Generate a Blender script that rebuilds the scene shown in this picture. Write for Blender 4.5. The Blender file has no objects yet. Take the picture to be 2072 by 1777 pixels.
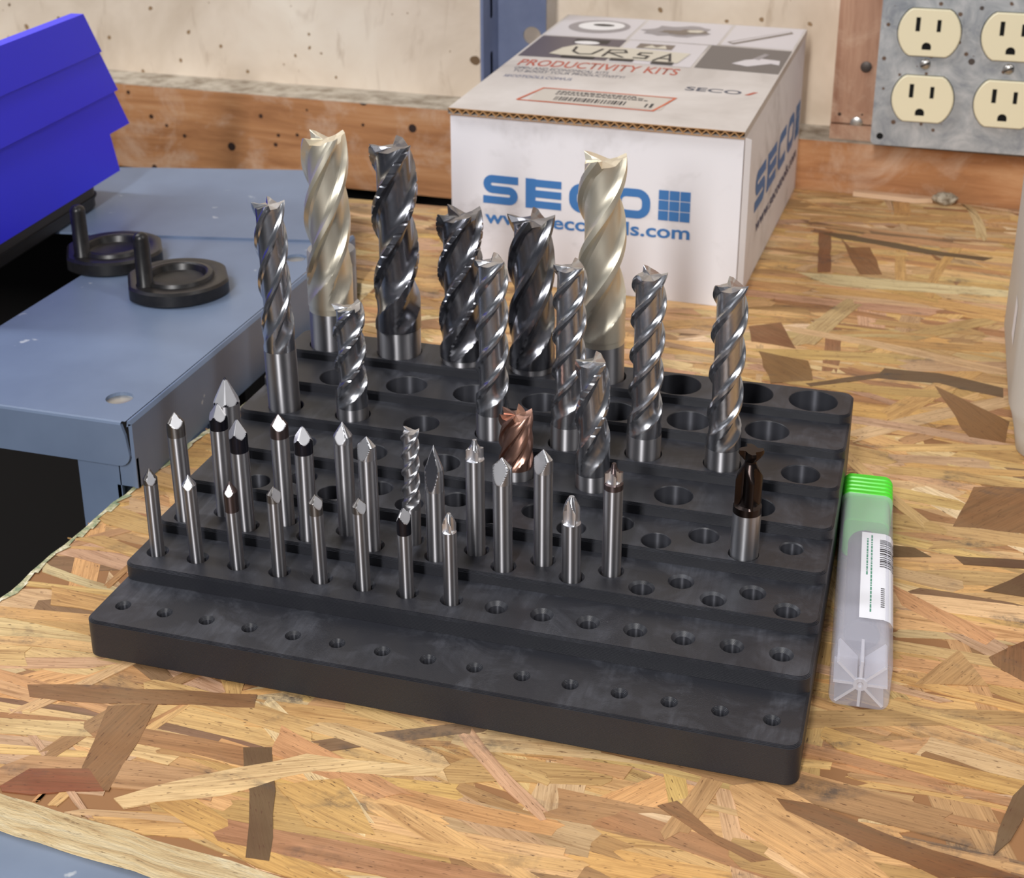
import bpy, math, random, json
from mathutils import Matrix, Vector
from mathutils.geometry import tessellate_polygon
random.seed(7)
sc = bpy.context.scene
C = sc.collection
K = 0.001                                  # everything below is written in millimetres
PI = math.pi

# ------------------------------------------------------------------ camera
FPX, CX, CY = 2936.685, 1055.902, 593.862
CAM = (238.580, -344.640, 285.437)
RM = ((0.96109136, 0.27622733, 0.00136141), (0.10244004, -0.35183895, -0.93043828), (-0.25653349, 0.89437566, -0.36644611))
cd = bpy.data.cameras.new('camera'); cam = bpy.data.objects.new('camera', cd); C.objects.link(cam)
cd.sensor_width = 36; cd.lens = FPX / 2072 * 36
cd.shift_x = -(CX - 1036) / 2072; cd.shift_y = (CY - 888.5) / 2072
cd.clip_start = 0.01; cd.clip_end = 50
r = RM
cam.matrix_world = Matrix(((r[0][0], -r[1][0], -r[2][0], CAM[0]*K), (r[0][1], -r[1][1], -r[2][1], CAM[1]*K),
                           (r[0][2], -r[1][2], -r[2][2], CAM[2]*K), (0, 0, 0, 1)))
cd.dof.use_dof = True; cd.dof.focus_distance = 0.45; cd.dof.aperture_fstop = 34
sc.camera = cam

# ------------------------------------------------------------------ world, lamps, exposure
w = bpy.data.worlds.new('world'); sc.world = w; w.use_nodes = True
w.node_tree.nodes['Background'].inputs[0].default_value = (0.86, 0.9, 1.0, 1)
w.node_tree.nodes['Background'].inputs[1].default_value = 0.11
def lamp(name, loc, target, sx, sy, power, col):
    l = bpy.data.lights.new(name, 'AREA'); l.shape = 'RECTANGLE'; l.size = sx; l.size_y = sy; l.energy = power; l.color = col
    o = bpy.data.objects.new(name, l); C.objects.link(o); o.location = loc
    d = Vector(target) - Vector(loc)
    o.rotation_euler = d.to_track_quat('-Z', 'Y').to_euler()
    return o
lamp('shop_lamp', (0.12, -1.35, 0.92), (0.1, 0.15, 0.0), 0.12, 0.8, 25, (1.0, 0.985, 0.97))
lamp('shop_lamp', (-0.95, 0.10, 1.30), (0.1, 0.25, 0.0), 0.14, 1.1, 14, (0.97, 0.98, 1.0))
lamp('shop_lamp', (1.10, -0.05, 1.30), (0.15, 0.3, 0.0), 0.14, 1.1, 7, (1.0, 0.97, 0.94))
sc.view_settings.view_transform = 'Standard'; sc.view_settings.look = 'None'
sc.view_settings.gamma = 1; sc.view_settings.use_curve_mapping = False
sc.view_settings.exposure = 0.0

# ------------------------------------------------------------------ materials
def s2l(c):
    return tuple(((v/255)/12.92 if v/255 <= .04045 else ((v/255+.055)/1.055)**2.4) for v in c[:3]) + (1,)
MATS = {}
class NT:
    def __init__(s, name):
        s.m = bpy.data.materials.new(name); s.m.use_nodes = True; s.t = s.m.node_tree; s.n = s.t.nodes
        s.b = s.n['Principled BSDF']; MATS[name] = s.m
    def node(s, typ, **kw):
        n = s.n.new(typ)
        for k, v in kw.items():
            if k in n.inputs: n.inputs[k].default_value = v
            else: setattr(n, k, v)
        return n
    def link(s, a, b): s.t.links.new(a, b)
    def coord(s, kind='Object', scale=(1, 1, 1), rot=(0, 0, 0)):
        t = s.node('ShaderNodeTexCoord'); m = s.node('ShaderNodeMapping'); m.inputs['Scale'].default_value = scale; m.inputs['Rotation'].default_value = rot
        s.link(t.outputs[kind], m.inputs[0]); return m.outputs[0]
    def noise(s, vec, scale, detail=4, rough=.6, dist=0):
        n = s.node('ShaderNodeTexNoise'); n.inputs['Scale'].default_value = scale; n.inputs['Detail'].default_value = detail
        n.inputs['Roughness'].default_value = rough; n.inputs['Distortion'].default_value = dist
        if vec is not None: s.link(vec, n.inputs['Vector'])
        return n.outputs['Fac']
    def ramp(s, fac, stops, interp='LINEAR'):
        r = s.node('ShaderNodeValToRGB'); e = r.color_ramp.elements; r.color_ramp.interpolation = interp
        while len(e) < len(stops): e.new(.5)
        for i, (p, c) in enumerate(stops):
            e[i].position = p; e[i].color = c if len(c) == 4 else tuple(c) + (1,)
        s.link(fac, r.inputs[0]); return r.outputs[0]
    def mix(s, fac, a, b, mode='MIX'):
        m = s.node('ShaderNodeMix'); m.data_type = 'RGBA'; m.blend_type = mode
        for k, v in ((0, fac), (6, a), (7, b)):
            if hasattr(v, 'node'): s.link(v, m.inputs[k])
            else: m.inputs[k].default_value = v
        return m.outputs[2]
    def math(s, op, a, b=0.0):
        m = s.node('ShaderNodeMath'); m.operation = op
        for k, v in ((0, a), (1, b)):
            if hasattr(v, 'node'): s.link(v, m.inputs[k])
            else: m.inputs[k].default_value = v
        return m.outputs[0]
    def base(s, v):
        if hasattr(v, 'node'): s.link(v, s.b.inputs['Base Color'])
        else: s.b.inputs['Base Color'].default_value = v
    def bump(s, h, strength=.3, dist=.001):
        b = s.node('ShaderNodeBump'); b.inputs['Strength'].default_value = strength; b.inputs['Distance'].default_value = dist
        s.link(h, b.inputs['Height']); s.link(b.outputs[0], s.b.inputs['Normal'])
    def set(s, **kw):
        for k, v in kw.items():
            k = k.replace('_', ' ')
            if hasattr(v, 'node'): s.link(v, s.b.inputs[k])
            else: s.b.inputs[k].default_value = v
def plain(name, rgb, rough=.5, metal=0.0, **kw):
    t = NT(name); t.base(s2l(rgb)); t.set(Roughness=rough, Metallic=metal, **kw); return t.m
BLK, WHT = (0, 0, 0, 1), (1, 1, 1, 1)

# black printed plastic of the rack
t = NT('rack_plastic'); v = t.coord('Object', (1, 1, 1))
sm = t.noise(v, 55, 5, .65, .6)
fine = t.noise(t.coord('Object', (600, 60, 60), (0, 0, .6)), 1.0, 3, .6)
dust = t.math('MULTIPLY', t.ramp(sm, [(.46, BLK), (.78, WHT)]), t.ramp(fine, [(.3, (.3,)*3), (.7, WHT)]))
geo = t.node('ShaderNodeNewGeometry'); sep = t.node('ShaderNodeSeparateXYZ'); t.link(geo.outputs['Normal'], sep.inputs[0])
up = t.math('GREATER_THAN', sep.outputs[2], .6)
t.base(t.mix(t.math('MULTIPLY', dust, up), s2l((35, 36, 42)), s2l((80, 82, 90))))
t.set(Roughness=t.ramp(sm, [(.3, (.36,)*3), (.75, (.52,)*3)]))
sepc = t.node('ShaderNodeSeparateXYZ'); t.link(v, sepc.inputs[0])
lay = t.math('SINE', t.math('MULTIPLY', sepc.outputs[2], 2*PI/0.00032))
lay = t.math('MULTIPLY', lay, t.math('SUBTRACT', 1.0, up))
top = t.math('MULTIPLY', t.math('SINE', t.math('MULTIPLY', t.math('ADD', sepc.outputs[0], t.math('MULTIPLY', sepc.outputs[1], -1.0)), 2*PI/0.0006)), up)
t.bump(t.math('ADD', t.math('MULTIPLY', lay, .6), t.math('ADD', t.math('MULTIPLY', top, .12), t.math('MULTIPLY', sm, .5))), .35, .0001)

t = NT('rack_hole'); t.base(s2l((74, 75, 82))); t.set(Roughness=.42, Metallic=.55)
tg = t.node('ShaderNodeTangent'); tg.direction_type = 'UV_MAP'; tg.uv_map = 'round'
t.link(tg.outputs[0], t.b.inputs['Tangent']); t.set(Anisotropic=.9); t.b.inputs['Anisotropic Rotation'].default_value = .25
def metal(name, rgb, rough, metal=1.0, streak=.06, aniso=0.0):
    t = NT(name)
    f2 = t.noise(t.coord('Object', (1, 1, .35)), 130, 3, .6)
    c = s2l(rgb)
    dk = tuple(x*(1-streak*2.2) for x in c[:3]) + (1,)
    t.base(t.mix(t.ramp(f2, [(.35, BLK), (.7, WHT)]), dk, c))
    t.set(Metallic=metal, Roughness=rough)
    if aniso:
        tg = t.node('ShaderNodeTangent'); tg.direction_type = 'RADIAL'; tg.axis = 'Z'
        t.link(tg.outputs[0], t.b.inputs['Tangent']); t.set(Anisotropic=aniso); t.b.inputs['Anisotropic Rotation'].default_value = .25
    return t.m
metal('carbide_shank', (170, 169, 173), .44, aniso=.93)
metal('carbide_ground', (196, 197, 202), .34, aniso=.8)
metal('flute_steel', (198, 200, 206), .27)
metal('flute_dark', (150, 151, 158), .25)
metal('facet_steel', (240, 240, 244), .42)
metal('black_coat', (48, 48, 58), .3, metal=.85)
metal('brown_coat', (104, 92, 92), .42, aniso=.8)
metal('grey_coat', (128, 124, 122), .42, aniso=.8)
metal('champagne_coat', (240, 232, 212), .43, streak=.03, metal=.88)
metal('copper_coat', (200, 156, 138), .32)
metal('umber_coat', (62, 54, 52), .3)

# oriented strand board: colour of each strand comes from its own tint, grain runs along its own length
t = NT('osb_strand'); uvn = t.node('ShaderNodeUVMap'); uvn.uv_map = 'grain'
at = t.node('ShaderNodeAttribute'); at.attribute_name = 'tint'
def uvm(sx, sy):
    m = t.node('ShaderNodeMapping'); m.inputs['Scale'].default_value = (sx, sy, 1); t.link(uvn.outputs[0], m.inputs[0]); return m.outputs[0]
g1 = t.noise(uvm(.045, 1.5), 1.0, 6, .72, .6)
g2 = t.noise(uvm(.30, 1.5), 1.0, 2, .5)
g3 = t.noise(uvm(.02, .22), 1.0, 4, .6, 1.4)
g4 = t.noise(uvm(.02, 3.2), 1.0, 3, .6, .3)
ov = t.coord('Object', (1, 1, 1)); big = t.noise(t.coord('Object', (1, 1.8, 1)), 14, 4, .6, .5)
col = t.mix(1.0, at.outputs['Color'], t.ramp(g1, [(.28, (.46, .38, .32)), (.45, (.86, .83, .79)), (.58, (1.02, 1.01, 1.0)), (.74, (1.16, 1.15, 1.13))]), 'MULTIPLY')
col = t.mix(1.0, col, t.ramp(g3, [(.28, (.56, .47, .40)), (.48, (.95, .94, .92)), (.75, (1.14, 1.12, 1.07))]), 'MULTIPLY')
col = t.mix(1.0, col, t.ramp(g4, [(.3, (.82, .79, .76)), (.6, (1.05, 1.05, 1.05))]), 'MULTIPLY')
col = t.mix(.2, col, t.ramp(big, [(.3, s2l((168, 122, 80))), (.5, s2l((206, 166, 116))), (.7, s2l((222, 190, 144)))]))
col = t.mix(t.ramp(g2, [(.645, BLK), (.70, (.8,)*3)]), col, s2l((88, 56, 38)))
st = t.math('MULTIPLY', t.ramp(t.noise(t.coord('Object', (1, 2.6, 1)), 24, 4, .62, .5), [(.57, BLK), (.70, WHT)]), t.ramp(t.noise(ov, 240, 4, .75), [(.38, (.05,)*3), (.6, (.95,)*3)]))
col = t.mix(t.math('MULTIPLY', st, .8), col, s2l((70, 66, 66)))
t.base(col); t.set(Roughness=t.ramp(g1, [(.3, (.62,)*3), (.7, (.42,)*3)]))
t.b.inputs['Specular IOR Level'].default_value = .35
t.bump(t.math('ADD', g1, t.math('MULTIPLY', g2, -.5)), .25, .0004)
# edge and core of the board
t = NT('osb_edge'); v = t.coord('Object', (18, 18, 170)); g = t.noise(v, 1.0, 6, .72, .8); g2 = t.noise(t.coord('Object', (90, 90, 420)), 1.0, 4, .7)
col = t.ramp(g, [(.3, s2l((176, 132, 84))), (.46, s2l((230, 200, 148))), (.62, s2l((246, 226, 184))), (.8, s2l((206, 168, 114)))])
col = t.mix(t.ramp(g2, [(.60, BLK), (.68, (.85,)*3)]), col, s2l((98, 62, 34)))
t.base(col); t.set(Roughness=.75); t.bump(t.math('ADD', g, g2), .8, .0012)
t = NT('green_paint'); g = t.noise(t.coord(), 220, 4, .7)
t.base(t.ramp(g, [(.4, s2l((128, 142, 110))), (.52, s2l((186, 178, 140))), (.64, s2l((232, 226, 205)))])); t.set(Roughness=.7)

# painted wall
t = NT('painted_wall'); o1 = t.coord()
n1 = t.noise(o1, 9, 5, .6, .5); n2 = t.noise(t.coord('Object', (6, 6, 1.6), (0, .5, 0)), 9, 4, .6, 1.0)
col = t.ramp(n1, [(.3, s2l((208, 190, 168))), (.5, s2l((230, 214, 194))), (.7, s2l((242, 230, 212)))])
col = t.mix(t.ramp(n2, [(.56, BLK), (.76, (.6,)*3)]), col, s2l((170, 146, 120)))
def specks(t, vec, scale, rad, keep, seed):
    vo = t.node('ShaderNodeTexVoronoi'); vo.inputs['Scale'].default_value = scale; t.link(vec, vo.inputs['Vector'])
    c2 = t.node('ShaderNodeSeparateColor'); t.link(vo.outputs['Color'], c2.inputs[0])
    near = t.math('LESS_THAN', vo.outputs['Distance'], t.math('MULTIPLY', c2.outputs[1], rad))
    return t.math('MULTIPLY', near, t.math('GREATER_THAN', c2.outputs[0], keep))
wv = t.node('ShaderNodeVectorMath'); wv.operation = 'ADD'
nz = t.node('ShaderNodeTexNoise'); nz.inputs['Scale'].default_value = 70; t.link(o1, nz.inputs['Vector'])
sc_ = t.node('ShaderNodeVectorMath'); sc_.operation = 'SCALE'; sc_.inputs['Scale'].default_value = .006; t.link(nz.outputs['Color'], sc_.inputs[0])
t.link(o1, wv.inputs[0]); t.link(sc_.outputs[0], wv.inputs[1])
col = t.mix(specks(t, wv.outputs[0], 46, .17, .45, 0), col, s2l((112, 88, 62)))
col = t.mix(specks(t, wv.outputs[0], 100, .2, .5, 1), col, s2l((150, 122, 90)))
t.base(col); t.set(Roughness=.5); t.bump(n1, .3, .001)
# bare construction lumber
def lumber(name, a, b, c3, axis):
    t = NT(name); sc3 = [70, 70, 70]; sc3[axis] = 7
    g = t.noise(t.coord('Object', tuple(sc3)), 1.0, 6, .7, .6); p = t.noise(t.coord(), 26, 6, .7, .6)
    col = t.ramp(g, [(.28, s2l(a)), (.52, s2l(b)), (.75, s2l(c3))])
    col = t.mix(t.ramp(p, [(.5, BLK), (.72, (.75,)*3)]), col, s2l((214, 182, 156)))
    vv = t.coord()
    col = t.mix(specks(t, vv, 75, .2, .6, 2), col, s2l((66, 40, 26)))
    col = t.mix(specks(t, vv, 28, .17, .78, 3), col, s2l((52, 34, 26)))
    t.base(col); t.set(Roughness=.62); t.bump(g, .35, .0008); return t.m
lumber('ledger_lumber', (150, 98, 60), (188, 132, 86), (212, 164, 120), 0)
lumber('stud_lumber', (150, 106, 82), (180, 138, 112), (200, 164, 136), 2)
t = NT('dusty_top'); g = t.noise(t.coord(), 60, 5, .65)
t.base(t.ramp(g, [(.35, s2l((136, 122, 104))), (.6, s2l((190, 180, 164)))])); t.set(Roughness=.85)
# painted steel shelf
t = NT('shelf_steel'); g = t.noise(t.coord(), 14, 5, .6); k2 = t.noise(t.coord(), 120, 3, .5)
col = t.ramp(g, [(.3, s2l((100, 115, 140))), (.7, s2l((114, 130, 156)))])
col = t.mix(t.ramp(k2, [(.71, BLK), (.76, (.7,)*3)]), col, s2l((190, 196, 204)))
t.base(col); t.set(Roughness=.42); t.b.inputs['Specular IOR Level'].default_value = .5
t = NT('post_steel'); g = t.noise(t.coord(), 30, 4, .6)
t.base(t.ramp(g, [(.3, s2l((98, 108, 136))), (.7, s2l((116, 126, 154)))])); t.set(Roughness=.45)
t = NT('galvanised'); g = t.noise(t.coord(), 60, 5, .7, .8); vv = t.coord()
col = t.ramp(g, [(.32, s2l((132, 138, 146))), (.5, s2l((164, 168, 172))), (.68, s2l((190, 192, 194)))])
col = t.mix(specks(t, vv, 190, .28, .35, 4), col, s2l((104, 84, 70)))
col = t.mix(specks(t, vv, 85, .17, .5, 5), col, s2l((80, 72, 68)))
t.base(col); t.set(Roughness=.45, Metallic=.35)
plain('ivory_plastic', (230, 220, 188), .38)
plain('slot_dark', (14, 12, 10), .8)
plain('screw_steel', (186, 184, 180), .32, .9)
plain('nail_iron', (86, 78, 74), .5, .6)
t = NT('bin_blue'); t.base(s2l((62, 60, 248))); t.set(Roughness=.42); t.b.inputs['Specular IOR Level'].default_value = .3
t = NT('black_oxide'); g = t.noise(t.coord(), 300, 3, .6); t.base(t.ramp(g, [(.3, s2l((26, 26, 28))), (.7, s2l((40, 38, 38)))])); t.set(Roughness=.36, Metallic=.25)
plain('osb_gap', (146, 104, 66), .8)
plain('pale_pine', (226, 192, 158), .7)
t = NT('caulk'); g = t.noise(t.coord(), 260, 4, .7); t.base(t.ramp(g, [(.35, s2l((120, 104, 82))), (.6, s2l((206, 196, 176)))])); t.set(Roughness=.8); t.bump(g, .8, .002)
plain('shade_black', (20, 20, 24), .5)
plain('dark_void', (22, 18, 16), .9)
plain('floor_dark', (40, 34, 30), .85)
# carton
t = NT('carton_white'); n1 = t.noise(t.coord(), 14, 5, .65, .4); n2 = t.noise(t.coord(), 60, 4, .65)
dirt = t.math('MULTIPLY', t.ramp(n1, [(.52, BLK), (.78, WHT)]), t.ramp(n2, [(.35, (.1,)*3), (.65, WHT)]))
t.base(t.mix(dirt, s2l((232, 231, 236)), s2l((150, 144, 142)))); t.set(Roughness=.6)
t = NT('carton_top'); n1 = t.noise(t.coord('Object', (1, 1, 1)), 11, 5, .62, .5)
t.base(t.ramp(n1, [(.32, s2l((214, 208, 204))), (.55, s2l((196, 189, 184))), (.78, s2l((152, 144, 138)))])); t.set(Roughness=.5)
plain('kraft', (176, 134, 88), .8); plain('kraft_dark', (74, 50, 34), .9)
plain('print_blue', (62, 120, 184), .5); plain('print_navy', (70, 84, 124), .5); plain('print_red', (178, 86, 66), .5)
plain('print_slate', (78, 82, 98), .5); plain('print_light', (208, 203, 206), .45); plain('print_grey', (150, 144, 146), .45)
plain('print_dark', (104, 98, 96), .45); plain('print_plum', (92, 84, 92), .45); plain('print_white', (232, 230, 230), .45)
plain('print_brown', (120, 108, 98), .45); plain('print_black', (44, 40, 40), .5); plain('tape_beige', (205, 198, 182), .4)
plain('marker_orange', (200, 98, 60), .5); plain('sticker', (198, 190, 180), .45)
plain('label_white', (232, 234, 242), .4); plain('ink_green', (92, 150, 130), .5); plain('ink_black', (36, 36, 44), .5)
t = NT('cap_green'); t.base(s2l((84, 226, 52))); t.set(Roughness=.35); t.b.inputs['Subsurface Weight'].default_value = .15; t.b.inputs['Subsurface Radius'].default_value = (.002, .004, .001)
def frosted(name, rgb, clear):
    t = NT(name); t.base(s2l(rgb)); t.set(Roughness=.28)
    tr = t.node('ShaderNodeBsdfTransparent'); mx = t.node('ShaderNodeMixShader'); mx.inputs[0].default_value = clear
    t.link(t.b.outputs[0], mx.inputs[1]); t.link(tr.outputs[0], mx.inputs[2]); t.link(mx.outputs[0], t.n['Material Output'].inputs[0])
frosted('frosted_plastic', (216, 216, 230), .71)
frosted('frosted_rib', (228, 228, 238), .5)
t = NT('milky_plastic'); t.base(s2l((214, 210, 204))); t.set(Roughness=.4, IOR=1.25); t.b.inputs['Transmission Weight'].default_value = .25
t = NT('grey_tube'); t.base(s2l((150, 148, 150))); t.set(Roughness=.3); t.b.inputs['Transmission Weight'].default_value = .3
plain('tool_dark', (78, 80, 92), .4, .5)
def M(n): return MATS[n]

# ------------------------------------------------------------------ mesh helpers
class MB:
    def __init__(s): s.v = []; s.f = []; s.mi = []; s.xf = None
    def add(s, vs, fs, mi=0):
        o = len(s.v)
        s.v += [tuple(s.xf @ Vector(p)) if s.xf else tuple(p) for p in vs]
        s.f += [tuple(i+o for i in f) for f in fs]; s.mi += ([mi]*len(fs) if isinstance(mi, int) else list(mi)); return s
    def box(s, a, b, mi=0):
        (x0, y0, z0), (x1, y1, z1) = a, b
        return s.add([(x0,y0,z0),(x1,y0,z0),(x1,y1,z0),(x0,y1,z0),(x0,y0,z1),(x1,y0,z1),(x1,y1,z1),(x0,y1,z1)],
                     [(0,3,2,1),(4,5,6,7),(0,1,5,4),(1,2,6,5),(2,3,7,6),(3,0,4,7)], mi)
    def prism(s, pts, z0, z1, mi=0, caps=True):
        n = len(pts); vs = [(x, y, z0) for x, y in pts] + [(x, y, z1) for x, y in pts]
        fs = [(i, (i+1) % n, n+(i+1) % n, n+i) for i in range(n)]
        if caps: fs += [tuple(range(n-1, -1, -1)), tuple(range(n, 2*n))]
        return s.add(vs, fs, mi)
    def lathe(s, prof, n=32, cx=0, cy=0, mi=0, close=True):
        vs = []; fs = []
        for (rr, z) in prof:
            for k in range(n):
                a = 2*PI*k/n; vs.append((cx+rr*math.cos(a), cy+rr*math.sin(a), z))
        for i in range(len(prof)-1):
            for k in range(n):
                k2 = (k+1) % n; fs.append((i*n+k, i*n+k2, (i+1)*n+k2, (i+1)*n+k))
        if close:
            if prof[0][0] > 1e-6: fs.append(tuple(range(n-1, -1, -1)))
            if prof[-1][0] > 1e-6: fs.append(tuple(range((len(prof)-1)*n, len(prof)*n)))
        return s.add(vs, fs, mi)
    def rings(s, rings, mi=0, cap0=True, cap1=True, mfun=None):
        n = len(rings[0]); vs = [p for rg in rings for p in rg]; fs = []; ms = []
        for i in range(len(rings)-1):
            for k in range(n):
                k2 = (k+1) % n; fs.append((i*n+k, i*n+k2, (i+1)*n+k2, (i+1)*n+k)); ms.append(mfun(i, k) if mfun else mi)
        if cap0: fs.append(tuple(range(n-1, -1, -1))); ms.append(mi)
        if cap1: fs.append(tuple(range((len(rings)-1)*n, len(rings)*n))); ms.append(mi)
        return s.add(vs, fs, ms)
    def mesh(s, name, mats, smooth=None):
        me = bpy.data.meshes.new(name); me.from_pydata([(a*K, b*K, c*K) for a, b, c in s.v], [], s.f)
        for m in (mats if isinstance(mats, (list, tuple)) else [mats]): me.materials.append(M(m))
        me.polygons.foreach_set('material_index', s.mi)
        if smooth is not None:
            me.polygons.foreach_set('use_smooth', [True]*len(me.polygons)); me.set_sharp_from_angle(angle=math.radians(smooth))
        me.update(); return me
    def build(s, name, mats, parent=None, smooth=None, loc=None):
        o = bpy.data.objects.new(name, s.mesh(name, mats, smooth)); C.objects.link(o)
        if parent: o.parent = parent
        if loc: o.location = [c*K for c in loc]
        return o
def tag(o, label=None, cat=None, group=None, kind=None):
    if label: o['label'] = label
    if cat: o['category'] = cat
    if group: o['group'] = group
    if kind: o['kind'] = kind
    return o
def thing(name, label, cat, loc=(0, 0, 0), rz=0, group=None, rot=None):
    o = bpy.data.objects.new(name, None); C.objects.link(o); o.empty_display_size = .01
    o.location = [c*K for c in loc]; o.rotation_euler = rot if rot else (0, 0, rz)
    return tag(o, label, cat, group)
def rrect(x0, y0, x1, y1, r, n=6, corners=(1, 1, 1, 1)):
    """counter-clockwise rounded rectangle; corners: (x0y0, x1y0, x1y1, x0y1)"""
    pts = []
    for k, (cx, cy, a0) in enumerate(((x0+r, y0+r, PI), (x1-r, y0+r, 1.5*PI), (x1-r, y1-r, 0), (x0+r, y1-r, .5*PI))):
        if corners[k]:
            for i in range(n+1):
                a = a0+.5*PI*i/n; pts.append((cx+r*math.cos(a), cy+r*math.sin(a)))
        else:
            pts.append(((x0, y0), (x1, y0), (x1, y1), (x0, y1))[k])
    return pts
def circ(cx, cy, r, n=28): return [(cx+r*math.cos(2*PI*i/n), cy+r*math.sin(2*PI*i/n)) for i in range(n)]
def plate_with_holes(mb, outer, holes, z, mi=0, up=True, f=None):
    loops = [outer] + holes
    tri = tessellate_polygon([[Vector((x, y, 0)) for x, y in lp] for lp in loops])
    pts = [p for lp in loops for p in lp]
    vs = [((x, y, z) if f is None else f(x, y, z)) for x, y in pts]; fs = []
    for a, b, c in tri:
        (ax, ay), (bx, by), (cx_, cy_) = pts[a], pts[b], pts[c]
        ccw = (bx-ax)*(cy_-ay)-(by-ay)*(cx_-ax) > 0
        fs.append((a, b, c) if ccw == up else (a, c, b))
    mb.add(vs, fs, mi)
def inset(pts, d):
    """shrink a convex-ish CCW polygon by d"""
    n = len(pts); out = []
    for i in range(n):
        p0, p1, p2 = Vector(pts[i-1]), Vector(pts[i]), Vector(pts[(i+1) % n])
        e1 = (p1-p0).normalized(); e2 = (p2-p1).normalized()
        n1 = Vector((-e1.y, e1.x)); n2 = Vector((-e2.y, e2.x)); b = n1+n2
        if b.length < 1e-6: b = n1
        b = b.normalized(); out.append(tuple(p1+b*(d/max(.3, b.dot(n1)))))
    return out
def text_mesh(txt, width, height, mat, name, parent, fn, bold=0.0, shear=0.0, two=None):
    """lettering as a flat mesh, fitted to width x height and mapped to the surface by fn(u, v) in mm"""
    cu = bpy.data.curves.new('lettering', 'FONT'); cu.body = txt; cu.size = 1; cu.offset = bold; cu.resolution_u = 3; cu.shear = shear
    o = bpy.data.objects.new('lettering', cu); C.objects.link(o)
    dg = bpy.context.evaluated_depsgraph_get()
    me = bpy.data.meshes.new_from_object(o.evaluated_get(dg)); bpy.data.objects.remove(o); bpy.data.curves.remove(cu)
    xs = [v.co.x for v in me.vertices]; ys = [v.co.y for v in me.vertices]
    x0, x1, y0, y1 = min(xs), max(xs), min(ys), max(ys)
    for v in me.vertices:
        u, q = (v.co.x-x0)/(x1-x0)*width, (v.co.y-y0)/(y1-y0)*height
        p = fn(u, q); v.co = (p[0]*K, p[1]*K, p[2]*K)
    me.materials.clear(); me.materials.append(M(mat)); me.name = name
    ob = bpy.data.objects.new(name, me); C.objects.link(ob); ob.parent = parent; return ob
def flat(parts, mat, name, parent, fn, lift=0.0):
    """flat printed polygons (list of (u, v) lists) mapped by fn"""
    mb = MB()
    for pl in parts:
        n = len(pl); mb.add([fn(u, v_, lift) for u, v_ in pl], [tuple(range(n))])
    return mb.build(name, mat, parent)
def stroke(path, t, closed=False):
    """quads of a thick poly-line"""
    path = [p for i, p in enumerate(path) if i == 0 or (abs(p[0]-path[i-1][0])+abs(p[1]-path[i-1][1])) > 1e-4]
    if closed and abs(path[0][0]-path[-1][0])+abs(path[0][1]-path[-1][1]) < 1e-4: path = path[:-1]
    n = len(path); L = []; R = []
    for i in range(n):
        p = Vector(path[i]); a = Vector(path[i-1]) if (i or closed) else None; b = Vector(path[(i+1) % n]) if (i < n-1 or closed) else None
        d1 = (p-a).normalized() if a is not None else None; d2 = (b-p).normalized() if b is not None else None
        if d1 is None: d1 = d2
        if d2 is None: d2 = d1
        m = (Vector((-d1.y, d1.x))+Vector((-d2.y, d2.x))).normalized(); k = t/2/max(.35, m.dot(Vector((-d1.y, d1.x))))
        L.append(tuple(p+m*k)); R.append(tuple(p-m*k))
    out = []
    for i in range(n if closed else n-1):
        j = (i+1) % n; out.append([R[i], R[j], L[j], L[i]])
    return out

# ================================================================== SETTING
WYAW = -0.0244                                   # the wall runs almost parallel to the rack
def wy(x): return 589.3 + WYAW*x
def wall_struct(name, x0, x1, d0, d1, z0, z1, mat, bev=0):
    mb = MB(); pts = [(x0, wy(x0)+d0), (x1, wy(x1)+d0), (x1, wy(x1)+d1), (x0, wy(x0)+d1)]
    mb.prism(pts, z0, z1); return tag(mb.build(name, mat), kind='structure')
wall_struct('wall_back', -900, 1300, 38, 90, -10, 1900, 'painted_wall')
wall_struct('wall_lower', -900, 1300, 42, 90, -900, -10, 'dark_void')  # wall below the ledger, coloured dark for the shade in the gap
led = wall_struct('trim_1', -900, 1300, 0, 38, -31, 33, 'ledger_lumber')
mb = MB(); mb.prism([(-899, wy(-899)+.6), (1299, wy(1299)+.6), (1299, wy(1299)+37.9), (-899, wy(-899)+37.9)], 33.02, 33.5)
mb.build('dust_layer', 'dusty_top', led)
trim2 = wall_struct('trim_2', 178, 330, 8, 37.5, 44, 1500, 'stud_lumber')
trim3 = wall_struct('trim_3', 178, 330, 6, 37.5, 33.6, 43.2, 'stud_lumber')
mb = MB(); mb.box((-2500, -2500, -920), (2500, 690, -900)); tag(mb.build('floor', 'floor_dark'), kind='structure')

# nails and screws in the lumber
def stud_nail(x, z, d, r, label, mat='nail_iron', proud=1.2):
    mb = MB(); n = 14; y = wy(x)+d
    rg = []
    for k, (rr, yy) in enumerate(((r*.35, 2.0), (r*.35, 0), (r, 0), (r, -proud*.6), (r*.7, -proud))):
        rg.append([(x+rr*math.cos(2*PI*i/n), y+yy, z+rr*math.sin(2*PI*i/n)) for i in range(n)])
    mb.rings(rg); o = mb.build('nail', mat, None, 40); return tag(o, label, 'nail')
stud_nail(197.5, 81.5, 8, 3.6, 'dark round nail head in the upright board, level with the upper socket')
stud_nail(194.5, 44.6, 7.5, 4.0, 'grey nail head at the foot of the upright board', 'screw_steel')

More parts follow.
